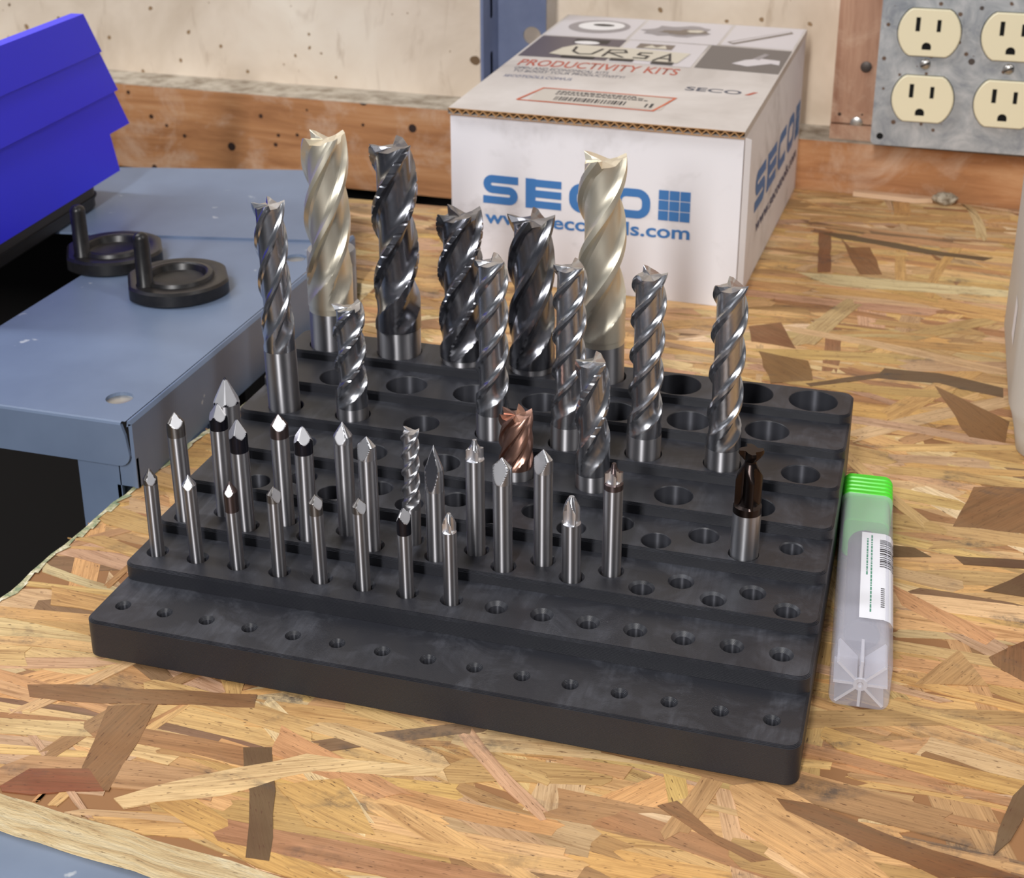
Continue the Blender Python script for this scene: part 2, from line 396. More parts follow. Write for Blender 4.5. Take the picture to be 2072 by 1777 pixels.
# ------------------------------------------------------------------ galvanised outlet box with two duplex receptacles
OB = wy(250)-30
ob = thing('outlet_box', 'speckled galvanised steel outlet box with ivory sockets on the wall', 'outlet', (205.6, OB, 42))
F = MB()                                         # local frame: x right, y into wall, z up
ox = [28.6, 76.6]; oz = [71.0, 30.6]
def face(x, z, sc=1.0):
    pts = []
    for i in range(40):
        a = 2*PI*i/40; px, pz = 18.2*sc*math.cos(a), max(-14.2*sc, min(14.2*sc, 18.2*sc*math.sin(a))); pts.append((x+px, z+pz))
    return pts
holes = [face(x, z, 1.03) for x in ox for z in oz]
plate_with_holes(F, rrect(0, 0, 105, 112, 3), [h[::-1] for h in holes] + [circ(5.5, 5.5, 2.1, 14)[::-1]], 0, 0, True, lambda x, y, z: (x, 0, y))
# plate_with_holes is wound for +z; in this frame that faces the camera (-y)
F.build('cover_plate', 'galvanised', ob)
S = MB(); rr = rrect(0, 0, 105, 112, 3)
S.add([(x, 0, z) for x, z in rr]+[(x, 30, z) for x, z in rr], [(i, len(rr)+i, len(rr)+(i+1) % len(rr), (i+1) % len(rr)) for i in range(len(rr))])
S.add([(1, 2.2, 1), (104, 2.2, 1), (104, 2.2, 111), (1, 2.2, 111)], [(0, 1, 2, 3)], 1)
S.build('box_body', ['galvanised', 'slot_dark'], ob, 40)
for x in ox:
    for z in oz:
        R = MB(); f0 = face(x, z); f1 = face(x, z, .965); fr = [(-6.9, 5.0, 1.3, 4.2), (5.2, 4.6, 1.2, 3.6)]
        slots = [[(x+a-b, z+c-d_), (x+a+b, z+c-d_), (x+a+b, z+c+d_), (x+a-b, z+c+d_)] for a, c, b, d_ in fr]
        gr = [(x-.9+2.7*math.cos(PI*i/10), z-8.2+2.6*math.sin(PI*i/10)) for i in range(11)] + [(x-3.6, z-10), (x+1.8, z-10)]
        plate_with_holes(R, f1, [q[::-1] for q in slots] + [gr[::-1]], 0, 0, True, lambda a, b, z_: (a, -2.3, b))
        n = len(f0)
        R.add([(a, 2, b) for a, b in f0]+[(a, -1.6, b) for a, b in f0]+[(a, -2.3, b) for a, b in f1],
              [(i, (i+1) % n, n+(i+1) % n, n+i) for i in range(n)]+[(n+i, n+(i+1) % n, 2*n+(i+1) % n, 2*n+i) for i in range(n)])
        for q in slots+[gr]:
            m_ = len(q); R.add([(a, -2.3, b) for a, b in q]+[(a, 1.5, b) for a, b in q], [(i, m_+i, m_+(i+1) % m_, (i+1) % m_) for i in range(m_)]+[tuple(range(m_, 2*m_))], 1)
        R.build('receptacle', ['ivory_plastic', 'slot_dark'], ob)
    sm_ = MB(); n = 18
    sm_.rings([[(x-.5+rr_*math.cos(2*PI*i/n), yy, 52.0+rr_*math.sin(2*PI*i/n)) for i in range(n)] for rr_, yy in ((3.3, 1), (3.3, -.6), (2.6, -1.7), (1.2, -2.1))])
    so = sm_.build('plate_screw', 'screw_steel', ob, 50)
    s2 = MB(); c_, s_ = math.cos(.5), math.sin(.5)
    s2.add([(x-.5+c_*a-s_*b, yy, 52.0+s_*a+c_*b) for yy in (-2.3, -1.0) for a, b in ((-2.9, -.38), (2.9, -.38), (2.9, .38), (-2.9, .38))], [(0, 1, 2, 3), (0, 4, 5, 1), (1, 5, 6, 2), (2, 6, 7, 3), (3, 7, 4, 0)])
    s2.build('screw_slot', 'slot_dark', so)

# ------------------------------------------------------------------ slotted steel angle upright behind the box
up_ = thing('slotted_upright', 'blue grey slotted steel angle upright standing behind the white carton', 'post', (-45, 586, 0))
F = MB(); hs = [circ(23.5, z, 6.2, 24)[::-1] for z in (12, 56, 90, 140, 190)]
plate_with_holes(F, [(0, 0), (33, 0), (33, 700), (0, 700)], hs, 0, 0, True, lambda x, y, z: (x, 0, y))
plate_with_holes(F, [(0, 0), (33, 0), (33, 700), (0, 700)], hs, 0, 0, False, lambda x, y, z: (x, 2, y))
for h in hs:
    n = len(h); F.add([(a, 0, b) for a, b in h]+[(a, 2, b) for a, b in h], [(i, (i+1) % n, n+(i+1) % n, n+i) for i in range(n)])
F.add([(33, 0, 0), (33, 2, 0), (33, 2, 700), (33, 0, 700)], [(0, 1, 2, 3)])
F.build('front_flange', 'post_steel', up_)
F = MB(); sl = []
for z in (70, 115, 160, 205):
    sl.append([(16+2.6*math.cos(a), z+(9 if math.sin(a) > 0 else -9)+2.6*math.sin(a)) for a in [2*PI*i/16+.01 for i in range(16)]][::-1])
plate_with_holes(F, [(0, 0), (34, 0), (34, 700), (0, 700)], sl, 0, 0, True, lambda x, y, z: (0, -x, y))
plate_with_holes(F, [(0, 0), (34, 0), (34, 700), (0, 700)], sl, 0, 0, False, lambda x, y, z: (-2, -x, y))
F.add([(0, -34, 0), (0, -34, 700), (-2, -34, 700), (-2, -34, 0)], [(0, 1, 2, 3)])
F.add([(0, 0, 0), (-2, 0, 0), (-2, 0, 700), (0, 0, 700)], [(0, 1, 2, 3)])
F.build('side_flange', 'post_steel', up_)

# ------------------------------------------------------------------ bench: OSB board with strands, steel frame
bench = thing('strand_board', 'worn oriented strand board bench top with ragged edges', 'workbench', (0, 0, 0))
OUT = [(-66, -58.3)]
for i in range(1, 60):
    x = -66+8*i; OUT.append((x, -58.3-.093*(x+66)*.9+random.uniform(-.5, .5)))
OUT += [(412, -102), (412, wy(412)-2), (150, wy(150)-2), (148, 540), (-40, 484), (-125, 482)]
left = [(-125, 345), (-41, 343), (-41, 215), (-42.2, 202), (-45, 176), (-48.1, 151), (-51, 120), (-53.3, 85), (-54.8, 52), (-55.7, 20), (-58, -10), (-63, -45)]
ll = []
for a, b in zip(left[1:], left[2:]):
    for k in range(5):
        f = k/5; ll.append((a[0]+(b[0]-a[0])*f+random.uniform(-.7, .7), a[1]+(b[1]-a[1])*f))
OUT += left[:1]+ll
core = MB(); n = len(OUT)
core.prism(OUT, -15, -.55); core.mi[-1] = 1
co = core.build('board_core', ['osb_edge', 'osb_gap'], bench)
PAL = {'dark': (112, 82, 64), 'brown': (160, 118, 82), 'red': (140, 88, 62), 'pale': (222, 192, 146), 'gold': (206, 166, 106), 'white': (236, 214, 174), 'black': (84, 70, 66), 'tan': (194, 152, 106),
       'pink': (200, 164, 134), 'straw': (212, 176, 122)}
def inside(p):
    x, y = p; c = False; j = len(OUT)-1
    for i in range(len(OUT)):
        if (OUT[i][1] > y) != (OUT[j][1] > y) and x < (OUT[j][0]-OUT[i][0])*(y-OUT[i][1])/(OUT[j][1]-OUT[i][1])+OUT[i][0]: c = not c
        j = i
    return c
def strand_outline(cx, cy, a, L, Wd, rnd):
    pts = []; nn = 5; c, s = math.cos(a), math.sin(a); bow = rnd.uniform(-.05, .05)*L; w0, w1 = rnd.uniform(.7, 1.1), rnd.uniform(.55, 1.1)
    def P(u, v): v = v+bow*(4*(u/L)**2-1); return (cx+u*c-v*s, cy+u*s+v*c)
    sk0, sk1 = rnd.uniform(-.9, .9)*Wd, rnd.uniform(-.9, .9)*Wd
    for i in range(nn+1):
        f = i/nn; pts.append(P(-L/2+f*L+(sk0 if i == 0 else 0)*.5+(sk1 if i == nn else 0)*.5, -Wd/2*(w0+(w1-w0)*f)*(1+rnd.uniform(-.12, .12))))
    pts.append(P(L/2+rnd.uniform(-.05, .09)*L, -Wd*.12*rnd.random()))
    pts.append(P(L/2+rnd.uniform(-.06, .06)*L, Wd*.2))
    for i in range(nn, -1, -1):
        f = i/nn; pts.append(P(-L/2+f*L-(sk0 if i == 0 else 0)*.5-(sk1 if i == nn else 0)*.5, Wd/2*(w0+(w1-w0)*f)*(1+rnd.uniform(-.12, .12))))
    pts.append(P(-L/2+rnd.uniform(-.07, .05)*L, Wd*.15)); pts.append(P(-L/2+rnd.uniform(-.07, .05)*L, -Wd*.15))
    return pts
rnd = random.Random(21)
strands = []                                     # (outline, angle, tint)
names_w = [('pale', 13), ('straw', 24), ('gold', 24), ('tan', 18), ('pink', 12), ('brown', 9), ('dark', 2.0), ('red', 1.6), ('white', 3)]
HPAL = {'dark': (54, 34, 27), 'brown': (112, 70, 42), 'red': (108, 48, 26), 'black': (34, 28, 30)}
def tint(nm, hand=False):
    c = HPAL.get(nm, PAL[nm]) if hand else PAL[nm]; k = rnd.uniform(.9, 1.08); return s2l(tuple(min(255, max(0, v*k+rnd.uniform(-6, 6))) for v in c))
tries = 0
while len(strands) < 1700 and tries < 30000:
    tries += 1
    p = (rnd.uniform(-150, 412), rnd.uniform(-104, 592))
    if not inside(p): continue
    layer = len(strands)/1700
    a = rnd.gauss(0, .17)-.03 if rnd.random() < .80 else rnd.uniform(-PI/2, PI/2)
    L = rnd.uniform(45, 130); Wd = rnd.uniform(4, 22)
    if layer > .55: L *= .8; Wd *= .62
    o = strand_outline(p[0], p[1], a, L, Wd, rnd)
    o = [q for q in o]
    if not all(inside(q) for q in o):
        o2 = []
        for q in o:                              # trim to the board edge by pulling the outside points in
            f = 1.0
            while f > .05 and not inside((p[0]+(q[0]-p[0])*f, p[1]+(q[1]-p[1])*f)): f -= .05
            o2.append((p[0]+(q[0]-p[0])*f, p[1]+(q[1]-p[1])*f))
        o = o2
    nm = rnd.choices([x for x, _ in names_w], [y for _, y in names_w])[0]
    strands.append((o, a, tint(nm)))
HAND = json.loads('''[["dark",[[61.0,-27.2],[69.3,-24.8],[78.4,-41.9],[88.6,-67.7],[81.9,-68.3],[71.3,-44.0]]],["brown",[[11.7,-21.0],[26.1,-16.0],[29.6,-33.5],[32.5,-55.2],[21.8,-56.1],[16.7,-37.2]]],["red",[[1.3,-62.1],[5.2,-53.2],[21.9,-48.4],[31.1,-55.6],[12.2,-62.7],[3.2,-63.8]]],["pale",[[35.5,-57.6],[54.0,-42.4],[73.3,-30.1],[80.4,-24.6],[122.0,-19.4],[120.3,-23.3],[86.3,-30.9],[64.8,-48.0],[40.3,-60.4]]],["gold",[[77.9,-39.9],[94.5,-31.8],[112.6,-50.7],[92.7,-52.4]]],["gold",[[203.2,-3.7],[214.5,1.8],[235.1,-9.2],[249.5,-27.7],[229.3,-33.6],[209.1,-20.8]]],["red",[[216.8,-5.1],[226.5,-4.5],[248.7,-11.3],[283.8,-17.8],[262.1,-24.1],[235.6,-15.1],[220.1,-9.4]]],["brown",[[184.9,-17.5],[189.9,-14.0],[202.9,-24.6],[218.4,-29.8],[213.4,-32.2],[198.9,-25.7]]],["dark",[[286.1,22.5],[285.7,9.5],[280.7,-4.0],[276.1,-11.2],[277.5,-1.0],[281.8,14.7]]],["brown",[[271.4,199.2],[294.2,204.6],[292.8,167.7],[263.7,164.9]]],["brown",[[275.8,81.7],[290.3,97.4],[289.2,69.2],[277.3,77.9]]],["dark",[[196.6,279.3],[229.0,300.7],[231.0,307.1],[255.9,308.5],[284.7,299.8],[284.5,288.8],[256.1,297.1],[229.4,295.0],[199.2,276.7]]],["brown",[[254.2,293.8],[286.7,264.4],[284.4,243.2],[269.6,244.2]]],["white",[[177.8,426.1],[200.7,428.7],[296.2,429.9],[295.9,420.8],[241.1,413.9],[196.8,410.9]]],["red",[[182.6,498.6],[190.1,502.7],[195.0,431.9],[188.3,430.0]]],["brown",[[195.6,493.0],[202.5,476.8],[213.7,480.0],[223.0,436.0],[211.1,432.6],[201.8,467.7]]],["black",[[182.0,498.4],[200.9,499.2],[255.4,483.4],[282.8,480.9],[277.3,474.2],[247.3,477.5],[195.8,490.3]]],["brown",[[161.9,340.7],[177.0,350.5],[187.9,318.9],[165.7,322.0]]],["brown",[[170.8,310.9],[195.2,305.7],[199.6,283.5],[181.1,275.3]]],["brown",[[-18.6,-18.6],[-4.3,-14.4],[53.9,-2.9],[56.0,-9.2],[0.6,-22.2],[-14.2,-23.9]]],["tan",[[242.4,117.9],[251.2,112.2],[279.1,95.6],[275.1,88.6],[247.2,104.7]]],["dark",[[274.6,122.2],[291.9,142.4],[291.2,122.2]]],["dark",[[241.1,144.6],[250.1,145.0],[256.4,140.1],[241.6,135.8]]],["dark",[[264.3,143.1],[292.1,147.6],[291.9,141.7],[267.8,138.1]]],["tan",[[252.9,60.0],[266.4,83.2],[275.6,65.8]]]]''')
def rough_poly(pl):
    out = []
    for i in range(len(pl)):
        a, b = Vector(pl[i]), Vector(pl[(i+1) % len(pl)]); m = max(1, int((b-a).length/9))
        for k in range(m):
            q = a+(b-a)*(k/m); out.append((q.x+rnd.uniform(-.7, .7)*(k > 0), q.y+rnd.uniform(-.7, .7)*(k > 0)))
    ar = sum(out[i-1][0]*out[i][1]-out[i][0]*out[i-1][1] for i in range(len(out)))
    return out if ar > 0 else out[::-1]
for nm, pl in HAND:
    i0 = max(((a, b) for a in pl for b in pl), key=lambda q: (q[0][0]-q[1][0])**2+(q[0][1]-q[1][1])**2)
    a = math.atan2(i0[0][1]-i0[1][1], i0[0][0]-i0[1][0])
    strands.append((rough_poly(pl), a, tint(nm, True)))
def strand_mesh(items, name):
    vs = []; fs = []; uv = []; tn = []
    for (o, a, tc, z) in items:
        b = len(vs); n = len(o); vs += [(x*K, y*K, (z-.5)*K) for x, y in o]+[(x*K, y*K, z*K) for x, y in o]
        fs += [tuple(range(b+n, b+2*n))]+[(b+i, b+(i+1) % n, b+n+(i+1) % n, b+n+i) for i in range(n)]
        c, s = math.cos(a), math.sin(a); ru, rv = rnd.uniform(0, 900), rnd.uniform(0, 900)
        uv += [(x*c+y*s+ru, -x*s+y*c+rv) for x, y in o]*2; tn += [tc]*(2*n)
    me = bpy.data.meshes.new(name); me.from_pydata(vs, [], fs); me.materials.append(M('osb_strand'))
    ul = me.uv_layers.new(name='grain'); ca = me.color_attributes.new('tint', 'FLOAT_COLOR', 'POINT')
    li = [0]*len(me.loops); me.loops.foreach_get('vertex_index', li)
    ul.data.foreach_set('uv', [q for i in li for q in uv[i]]); ca.data.foreach_set('color', [q for tcol in tn for q in tcol])
    ob_ = bpy.data.objects.new(name, me); C.objects.link(ob_); ob_.parent = bench; return ob_
N = len(strands)
lev = [(-.55+.53*(i+1)/N) for i in range(N)]
items = [(o, a, tc, lev[i]) for i, (o, a, tc) in enumerate(strands)]
# the 300 uppermost, largest strands are pieces of their own
cut = sorted(range(N), key=lambda i: -i)[:300]
cs = set(cut)
tag(strand_mesh([items[i] for i in range(N) if i not in cs], 'strand_layer'), kind='stuff')
for i in sorted(cs): strand_mesh([items[i]], 'strand')
# green and white paint left on the board's side edge
pe = MB(); pl = ll[8:]
prev = None
for i in range(len(pl)-1):
    (xa, ya), (xb, yb) = pl[i], pl[i+1]; wa, wb = rnd.uniform(.8, 3.2), rnd.uniform(.8, 3.2)
    pe.add([(xa-.25, ya, -14), (xb-.25, yb, -14), (xb-.25, yb, .05), (xa-.25, ya, .05), (xb+wb, yb, .05), (xa+wa, ya, .05)], [(0, 3, 2, 1), (3, 5, 4, 2)])
tag(pe.build('edge_paint', 'green_paint', bench), 'flaking green and white paint')

fr = thing('steel_workbench', 'grey painted steel frame under the strand board bench top', 'bench frame', (0, 0, -900))
mb = MB(); mb.box((-38, -140, 870), (420, 560, 884.9)); mb.box((-38, -142, 820), (420, -138, 884.9)); mb.build('deck', 'shelf_steel', fr)
for x, y in ((-15, -120), (400, -120), (-15, 540), (400, 540)):
    mb = MB(); mb.box((x-18, y-18, 0), (x+18, y+18, 870)); mb.build('leg', 'shelf_steel', fr)

# ------------------------------------------------------------------ grey steel shelf beside the bench
SZ = 29.7
sh = thing('steel_shelf', 'blue grey painted steel shelf with folded lip beside the bench', 'shelf', (0, 0, 0))
D = MB(); deck_hole = [(circ(-65.3, 122.5, 5.6, 24)), (circ(-65.5, 295, 5.6, 24))]
OD = [(-157, 104), (-52, 104), (-52, 335), (-157, 335)]
plate_with_holes(D, OD, [h[::-1] for h in deck_hole], SZ, 0, True)
for h in deck_hole:
    n = len(h); D.add([(x, y, SZ) for x, y in h]+[(x, y, SZ-1.6) for x, y in h], [(i, n+i, n+(i+1) % n, (i+1) % n) for i in range(n)])
# folded front lip with a rounded lower corner
LIP = 19.5
lip = [(-157, SZ)]+[(-157, SZ-LIP)]+[(-56+5*math.sin(a), SZ-LIP+5-5*math.cos(a)) for a in [i*PI/12 for i in range(7)]]+[(-52, SZ-6), (-53.5, SZ)]
rl = [(x, 104-.0, z) for x, z in lip]; n = len(lip)
bend = [(x, 104+1.2, z+1.2) if abs(z-SZ) < .01 else (x, 104, z) for x, z in lip]
D.add([(x, 102.8, z-(1.2 if abs(z-SZ) < .01 else 0)) for x, z in lip]+[(x, 104.3, z-(1.2 if abs(z-SZ) < .01 else 0)) for x, z in lip],
      [tuple(range(n)), tuple(range(2*n-1, n-1, -1))]+[(i, n+i, n+(i+1) % n, (i+1) % n) for i in range(n)])
D.add([(-157, 102.8, SZ-1.2), (-53.5, 102.8, SZ-1.2), (-53.5, 103.1, SZ-.3), (-157, 103.1, SZ-.3), (-53.5, 104, SZ), (-157, 104, SZ)], [(0, 1, 2, 3), (3, 2, 4, 5)])
D.add([(-157, 104, SZ), (-157, 335, SZ), (-157, 335, SZ-LIP), (-157, 104, SZ-LIP)], [(0, 1, 2, 3)])
D.build('deck', 'shelf_steel', sh)
for h, (cx_, cy_) in zip(deck_hole, ((-65.3, 122.5), (-65.5, 295))):
    mb = MB(); mb.lathe([(5.6, SZ-1.5), (4.2, SZ-1.9), (1.5, SZ-2.2), (0.01, SZ-2.2)], 24, cx_, cy_, close=False); mb.build('bolt_dimple', 'screw_steel', sh, 60)
mb = MB()                                        # corner post: side plate along the bench edge, folded front flange, rolled upper edge
mb.box((-50.8, 104, .4), (-49.2, 335, SZ-1.0)); mb.box((-76, 104.6, -900), (-57, 106.2, SZ-LIP+3)); mb.box((-57.5, 104.6, .4), (-49.2, 106.2, SZ-LIP+3)); mb.box((-59, 104.6, -900), (-57.4, 140, .4))
mb.add([(-51.6, 104, SZ-2.4), (-51.6, 335, SZ-2.4), (-51.2, 335, SZ+.3), (-51.2, 104, SZ+.3), (-50.2, 335, SZ+.5), (-50.2, 104, SZ+.5), (-49.2, 335, SZ-1.0), (-49.2, 104, SZ-1.0)],
       [(0, 1, 2, 3), (3, 2, 4, 5), (5, 4, 6, 7), (0, 3, 5, 7)])
mb.build('corner_post', 'shelf_steel', sh, 50)
mb = MB(); mb.box((-157, 305, -900), (-130, 334, SZ-1)); mb.build('rear_post', 'shelf_steel', sh)
rp = MB()                                        # loose rear plate lying across the back of the shelf
rp.prism([(-420, 256), (-172.8, 299), (-70, 319), (-60, 321), (-97, 441), (-128, 436), (-234, 411), (-440, 362)], SZ+.05, SZ+1.2)
rp_o = thing('steel_plate', 'flat blue grey steel plate lying on the back half of the shelf', 'plate', (0, 0, 0))
rp.build('sheet', 'shelf_steel', rp_o)
# dark board standing under the shelf, widened as painted shade below the plate
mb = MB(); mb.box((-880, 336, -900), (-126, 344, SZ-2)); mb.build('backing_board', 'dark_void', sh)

# blue hopper bin on the plate, open slanting front towards the wall
BINX, BINY, BINZ = -195.2, 233.5, 45.0
bang = math.atan2(129.5, -9.8)-PI/2
cz_ = thing('shade_block', 'added flat black block standing in for shade under the blue bin', 'shade block', (BINX, BINY, SZ+1.25), bang)  # added black block, stands in for the shade under the bin
mb = MB(); mb.rings([[(x_, y_, z_) for x_, y_ in rrect(-98+i_, -62+i_, -2-i_, 112-i_, 14, 8)] for i_, z_ in ((1.5, 0), (0, 1.5), (0, 12), (1, 13.7))]); mb.build('block_body', 'shade_black', cz_, 40)
mb = MB(); mb.rings([[(x_, y_, z_) for x_, y_ in rrect(-99+i_, -63+i_, -1-i_, 113-i_, 14.5, 8)] for i_, z_ in ((0, 7), (0, 8))]); mb.build('block_rim', 'shade_black', cz_, 40)
bn = thing('hopper_bin', 'blue plastic hopper front storage bin at the back of the shelf', 'bin', (BINX, BINY, BINZ), bang); bn.scale = (.94, .94, .94)
B = MB()                                         # local: y along the bin (towards the wall), x = 0 outer side wall, going left is negative
def bin_side(x0, x1):
    for (z0, z1, off) in ((0, 50, 0), (50, 77, 3.2), (77, 102, 5.0)):
        def fy(z): return (138-9*z/26) if z < 25 else (157-(z-25)*.674)
        zs = [z0, min(max(25, z0), z1), z1] if z0 < 25 < z1 else [z0, z1]
        prof = [(-70, z0)]
        if z0 == 0: prof += [(138.4, 0), (130.5, 25), (156.6, 25), (fy(50), 50)]
        else: prof += [(fy(z0), z0), (fy(z1), z1)]
        prof += [(-70, z1)]
        xa, xb = (x0, x1+off) if x1 > x0 else (x0, x1-off)
        lo, hi = min(xa, xb), max(xa, xb); nn = len(prof)
        B.add([(hi, y, z) for y, z in prof]+[(lo, y, z) for y, z in prof],
              [tuple(range(nn)), tuple(range(2*nn-1, nn-1, -1))]+[(i, nn+i, nn+(i+1) % nn, (i+1) % nn) for i in range(nn)])
BWID = 105
bin_side(-2.5, 0); bin_side(-BWID+2.5, -BWID)
B.build('side_wall', 'bin_blue', bn)
B2 = MB(); B2.box((-BWID+1, -69, 0), (-1, 137, 2.5)); B2.build('base', 'bin_blue', bn)
B2 = MB(); B2.add([(-2.5, 138, 0), (-2.5, 130.5, 25), (-BWID+2.5, 130.5, 25), (-BWID+2.5, 138, 0), (-2.5, 135.5, 0), (-2.5, 128, 27), (-BWID+2.5, 128, 27), (-BWID+2.5, 135.5, 0)],
                  [(0, 3, 2, 1), (4, 5, 6, 7), (1, 2, 6, 5)]); B2.build('front_wall', 'bin_blue', bn)
B2 = MB(); B2.box((-BWID+1, -70, 2), (-1, -67.5, 100)); B2.build('rear_wall', 'bin_blue', bn)

# odds and ends where the bench meets the wall
mb = MB(); mb.prism([(197, wy(197)-8), (236, wy(236)-11), (247, wy(247)-7), (246, wy(246)-3), (198, wy(198)-3)], .1, 3.2)
tag(mb.build('wood_shim', 'pale_pine'), 'pale sliver of wood lying along the foot of the wall', 'wood scrap')
rl = random.Random(5); mb = MB(); rg = []
for j in range(6):
    ph = PI*j/5; rg.append([(254+7.5*math.sin(ph)*math.cos(2*PI*i/14)*rl.uniform(.75, 1.2), wy(254)-9.5+4.5*math.sin(ph)*math.sin(2*PI*i/14)*rl.uniform(.75, 1.2), 4.6-4.4*math.cos(ph)*rl.uniform(.85, 1.0)) for i in range(14)])
mb.rings(rg); tag(mb.build('filler_lump', 'caulk'), 'crumbly pale lump of dried filler at the foot of the wall', 'debris')

# ------------------------------------------------------------------ two black discs with upright pins
def pin_disc(loc, rz, label):
    t_ = thing('pinned_disc', label, 'machine part', loc, rz, 'black discs on the shelf')
    def outl(r, fl):
        return [(max(-fl, min(fl, r*math.cos(2*PI*i/72))), r*math.sin(2*PI*i/72)) for i in range(72)]
    mb = MB(); rg = []
    for (r_, fl, z) in ((24.6, 22.4, 0), (25.6, 23.4, 1), (25.6, 23.4, 6.2), (24.4, 22.2, 7.4)): rg.append([(x, y, z) for x, y in outl(r_, fl)])
    mb.rings(rg, cap1=False)
    prof = [(24.4, 7.4), (18.6, 7.4), (18.0, 7.0), (17.4, 7.0), (16.6, 8.6), (14.6, 9.0), (13.6, 8.4), (12.4, 5.6), (11.6, 5.2), (.01, 5.0)]
    vs = [(x, y, 7.4) for x, y in outl(24.4, 22.2)]
    rg = [vs]+[[(r_*math.cos(2*PI*i/72), r_*math.sin(2*PI*i/72), z) for i in range(72)] for r_, z in prof[1:]]
    mb.rings(rg, cap0=False, cap1=False); mb.build('flanged_disc', 'black_oxide', t_, 35)
    mb = MB(); px, py = -15.5, -8.5
    pr = [(4.4, 5), (4.4, 7.6), (3.9, 8.2), (3.7, 30.5)]+[(3.7*math.cos(a), 30.5+3.2*math.sin(a)) for a in [i*PI/14 for i in range(1, 7)]]+[(.05, 33.7)]
    mb.lathe(pr, 22, px, py); mb.build('pin', 'black_oxide', t_, 45); return t_
pin_disc((-101, 238, SZ+.02), .55, 'black steel disc with an upright pin, nearer to the bench')
pin_disc((-152, 266, SZ+.02), .55, 'black steel disc with an upright pin, half in the shade of the blue bin')

# ------------------------------------------------------------------ white carton
yaw = math.radians(-1.944)
bx = thing('carton', 'scuffed white cardboard carton with blue print and a grey printed lid', 'box', (151.4, 362.7, 0.05), yaw)
BW, BD, H0, H1 = 157.0, 224.0, 92.0, 101.0
def hz(v): return H0+(H1-H0)*v/BD
mb = MB(); nx, nz = 10, 8
def panel(fn, nu, nv):
    vs = [fn(i/nu, j/nv) for j in range(nv+1) for i in range(nu+1)]
    mb.add(vs, [(j*(nu+1)+i, j*(nu+1)+i+1, (j+1)*(nu+1)+i+1, (j+1)*(nu+1)+i) for j in range(nv) for i in range(nu)])
panel(lambda a, b: (-BW+BW*a, -1.2*math.sin(PI*a)*math.sin(PI*b), H0*b), 12, 8)
panel(lambda a, b: (1.2*math.sin(PI*a)*math.sin(PI*b), BD*a, hz(BD*a)*b), 12, 8)
panel(lambda a, b: (-BW*a, BD, H1*b), 4, 4)
panel(lambda a, b: (-BW, BD*(1-a), hz(BD*(1-a))*b), 8, 4)
panel(lambda a, b: (-BW+BW*a, BD*(1-b), 0), 2, 2)
mb.build('carton_body', 'carton_white', bx, 30)
mb = MB(); mb.add([(.5, .3, 0), (3.0, 5, 0), (3.0, 5, H0-2), (.5, .3, H0)], [(0, 1, 2, 3)]); mb.build('corner_fold', 'carton_white', bx)
TH = 3.4
def lz(u, v, top=True):
    return hz(v)+(TH if top else 0)+.7*math.sin(PI*(u+BW)/BW)*math.sin(PI*v/BD)
mb = MB(); nu, nv = 16, 20
for (zt, flip) in ((True, False), (False, True)):
    vs = []
    for j in range(nv+1):
        for i in range(nu+1):
            u = -BW-.6+(BW+1.0)*i/nu; v = -1.8+(BD+2)*j/nv; vs.append((u, v+(random.uniform(-.5, .5) if j == 0 else 0), lz(u, v, zt)-(.0 if zt else -.3)))
    fs = [(j*(nu+1)+i, j*(nu+1)+i+1, (j+1)*(nu+1)+i+1, (j+1)*(nu+1)+i) for j in range(nv) for i in range(nu)]
    mb.add(vs, fs if not flip else [f[::-1] for f in fs])
for u in (-BW-.6, .4):
    mb.add([(u, -1.8+(BD+2)*j/nv, lz(u, -1.8+(BD+2)*j/nv, tp)+(0 if tp else -.8)) for tp in (True, False) for j in range(nv+1)], [(j, j+1, nv+2+j, nv+1+j) for j in range(nv)])
mb.build('lid', 'carton_top', bx, 40)
mb = MB(); m_ = 66                               # exposed corrugation along the lid's front edge
zig = [(-BW+(BW)*i/m_, (.55 if i % 2 else 2.9)) for i in range(m_+1)]
for q in stroke(zig, .55): mb.add([(a, yy, lz(a, 0, False)+b) for yy in (-1.9, 6) for a, b in q], [(0, 1, 2, 3), (0, 4, 5, 1), (2, 6, 7, 3)])
mb.build('fluting', 'kraft', bx)
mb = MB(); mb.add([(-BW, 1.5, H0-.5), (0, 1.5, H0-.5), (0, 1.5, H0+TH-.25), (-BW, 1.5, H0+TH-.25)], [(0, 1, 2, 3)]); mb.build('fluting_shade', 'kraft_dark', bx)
for zz, nm in ((.0, 'liner'), (TH-.15, 'liner')):
    mb = MB(); mb.add([(-BW-.6, -1.95, H0+zz-.3), (.4, -1.95, H0+zz-.3), (.4, -1.95, H0+zz+.25), (-BW-.6, -1.95, H0+zz+.25)], [(0, 1, 2, 3)]); mb.build(nm, 'kraft', bx)
def onfront(u, v, l=0): return (u, -1.2*math.sin(PI*max(0, min(1, (u+BW)/BW)))*math.sin(PI*v/H0)-.15-l, v)
def onside(u, v, l=0): return (1.2*math.sin(PI*u/BD)*math.sin(PI*v/H0)+.15+l, u, v)
def ontop(u, v, l=0): return (u, v, lz(u, v)+.12+l)
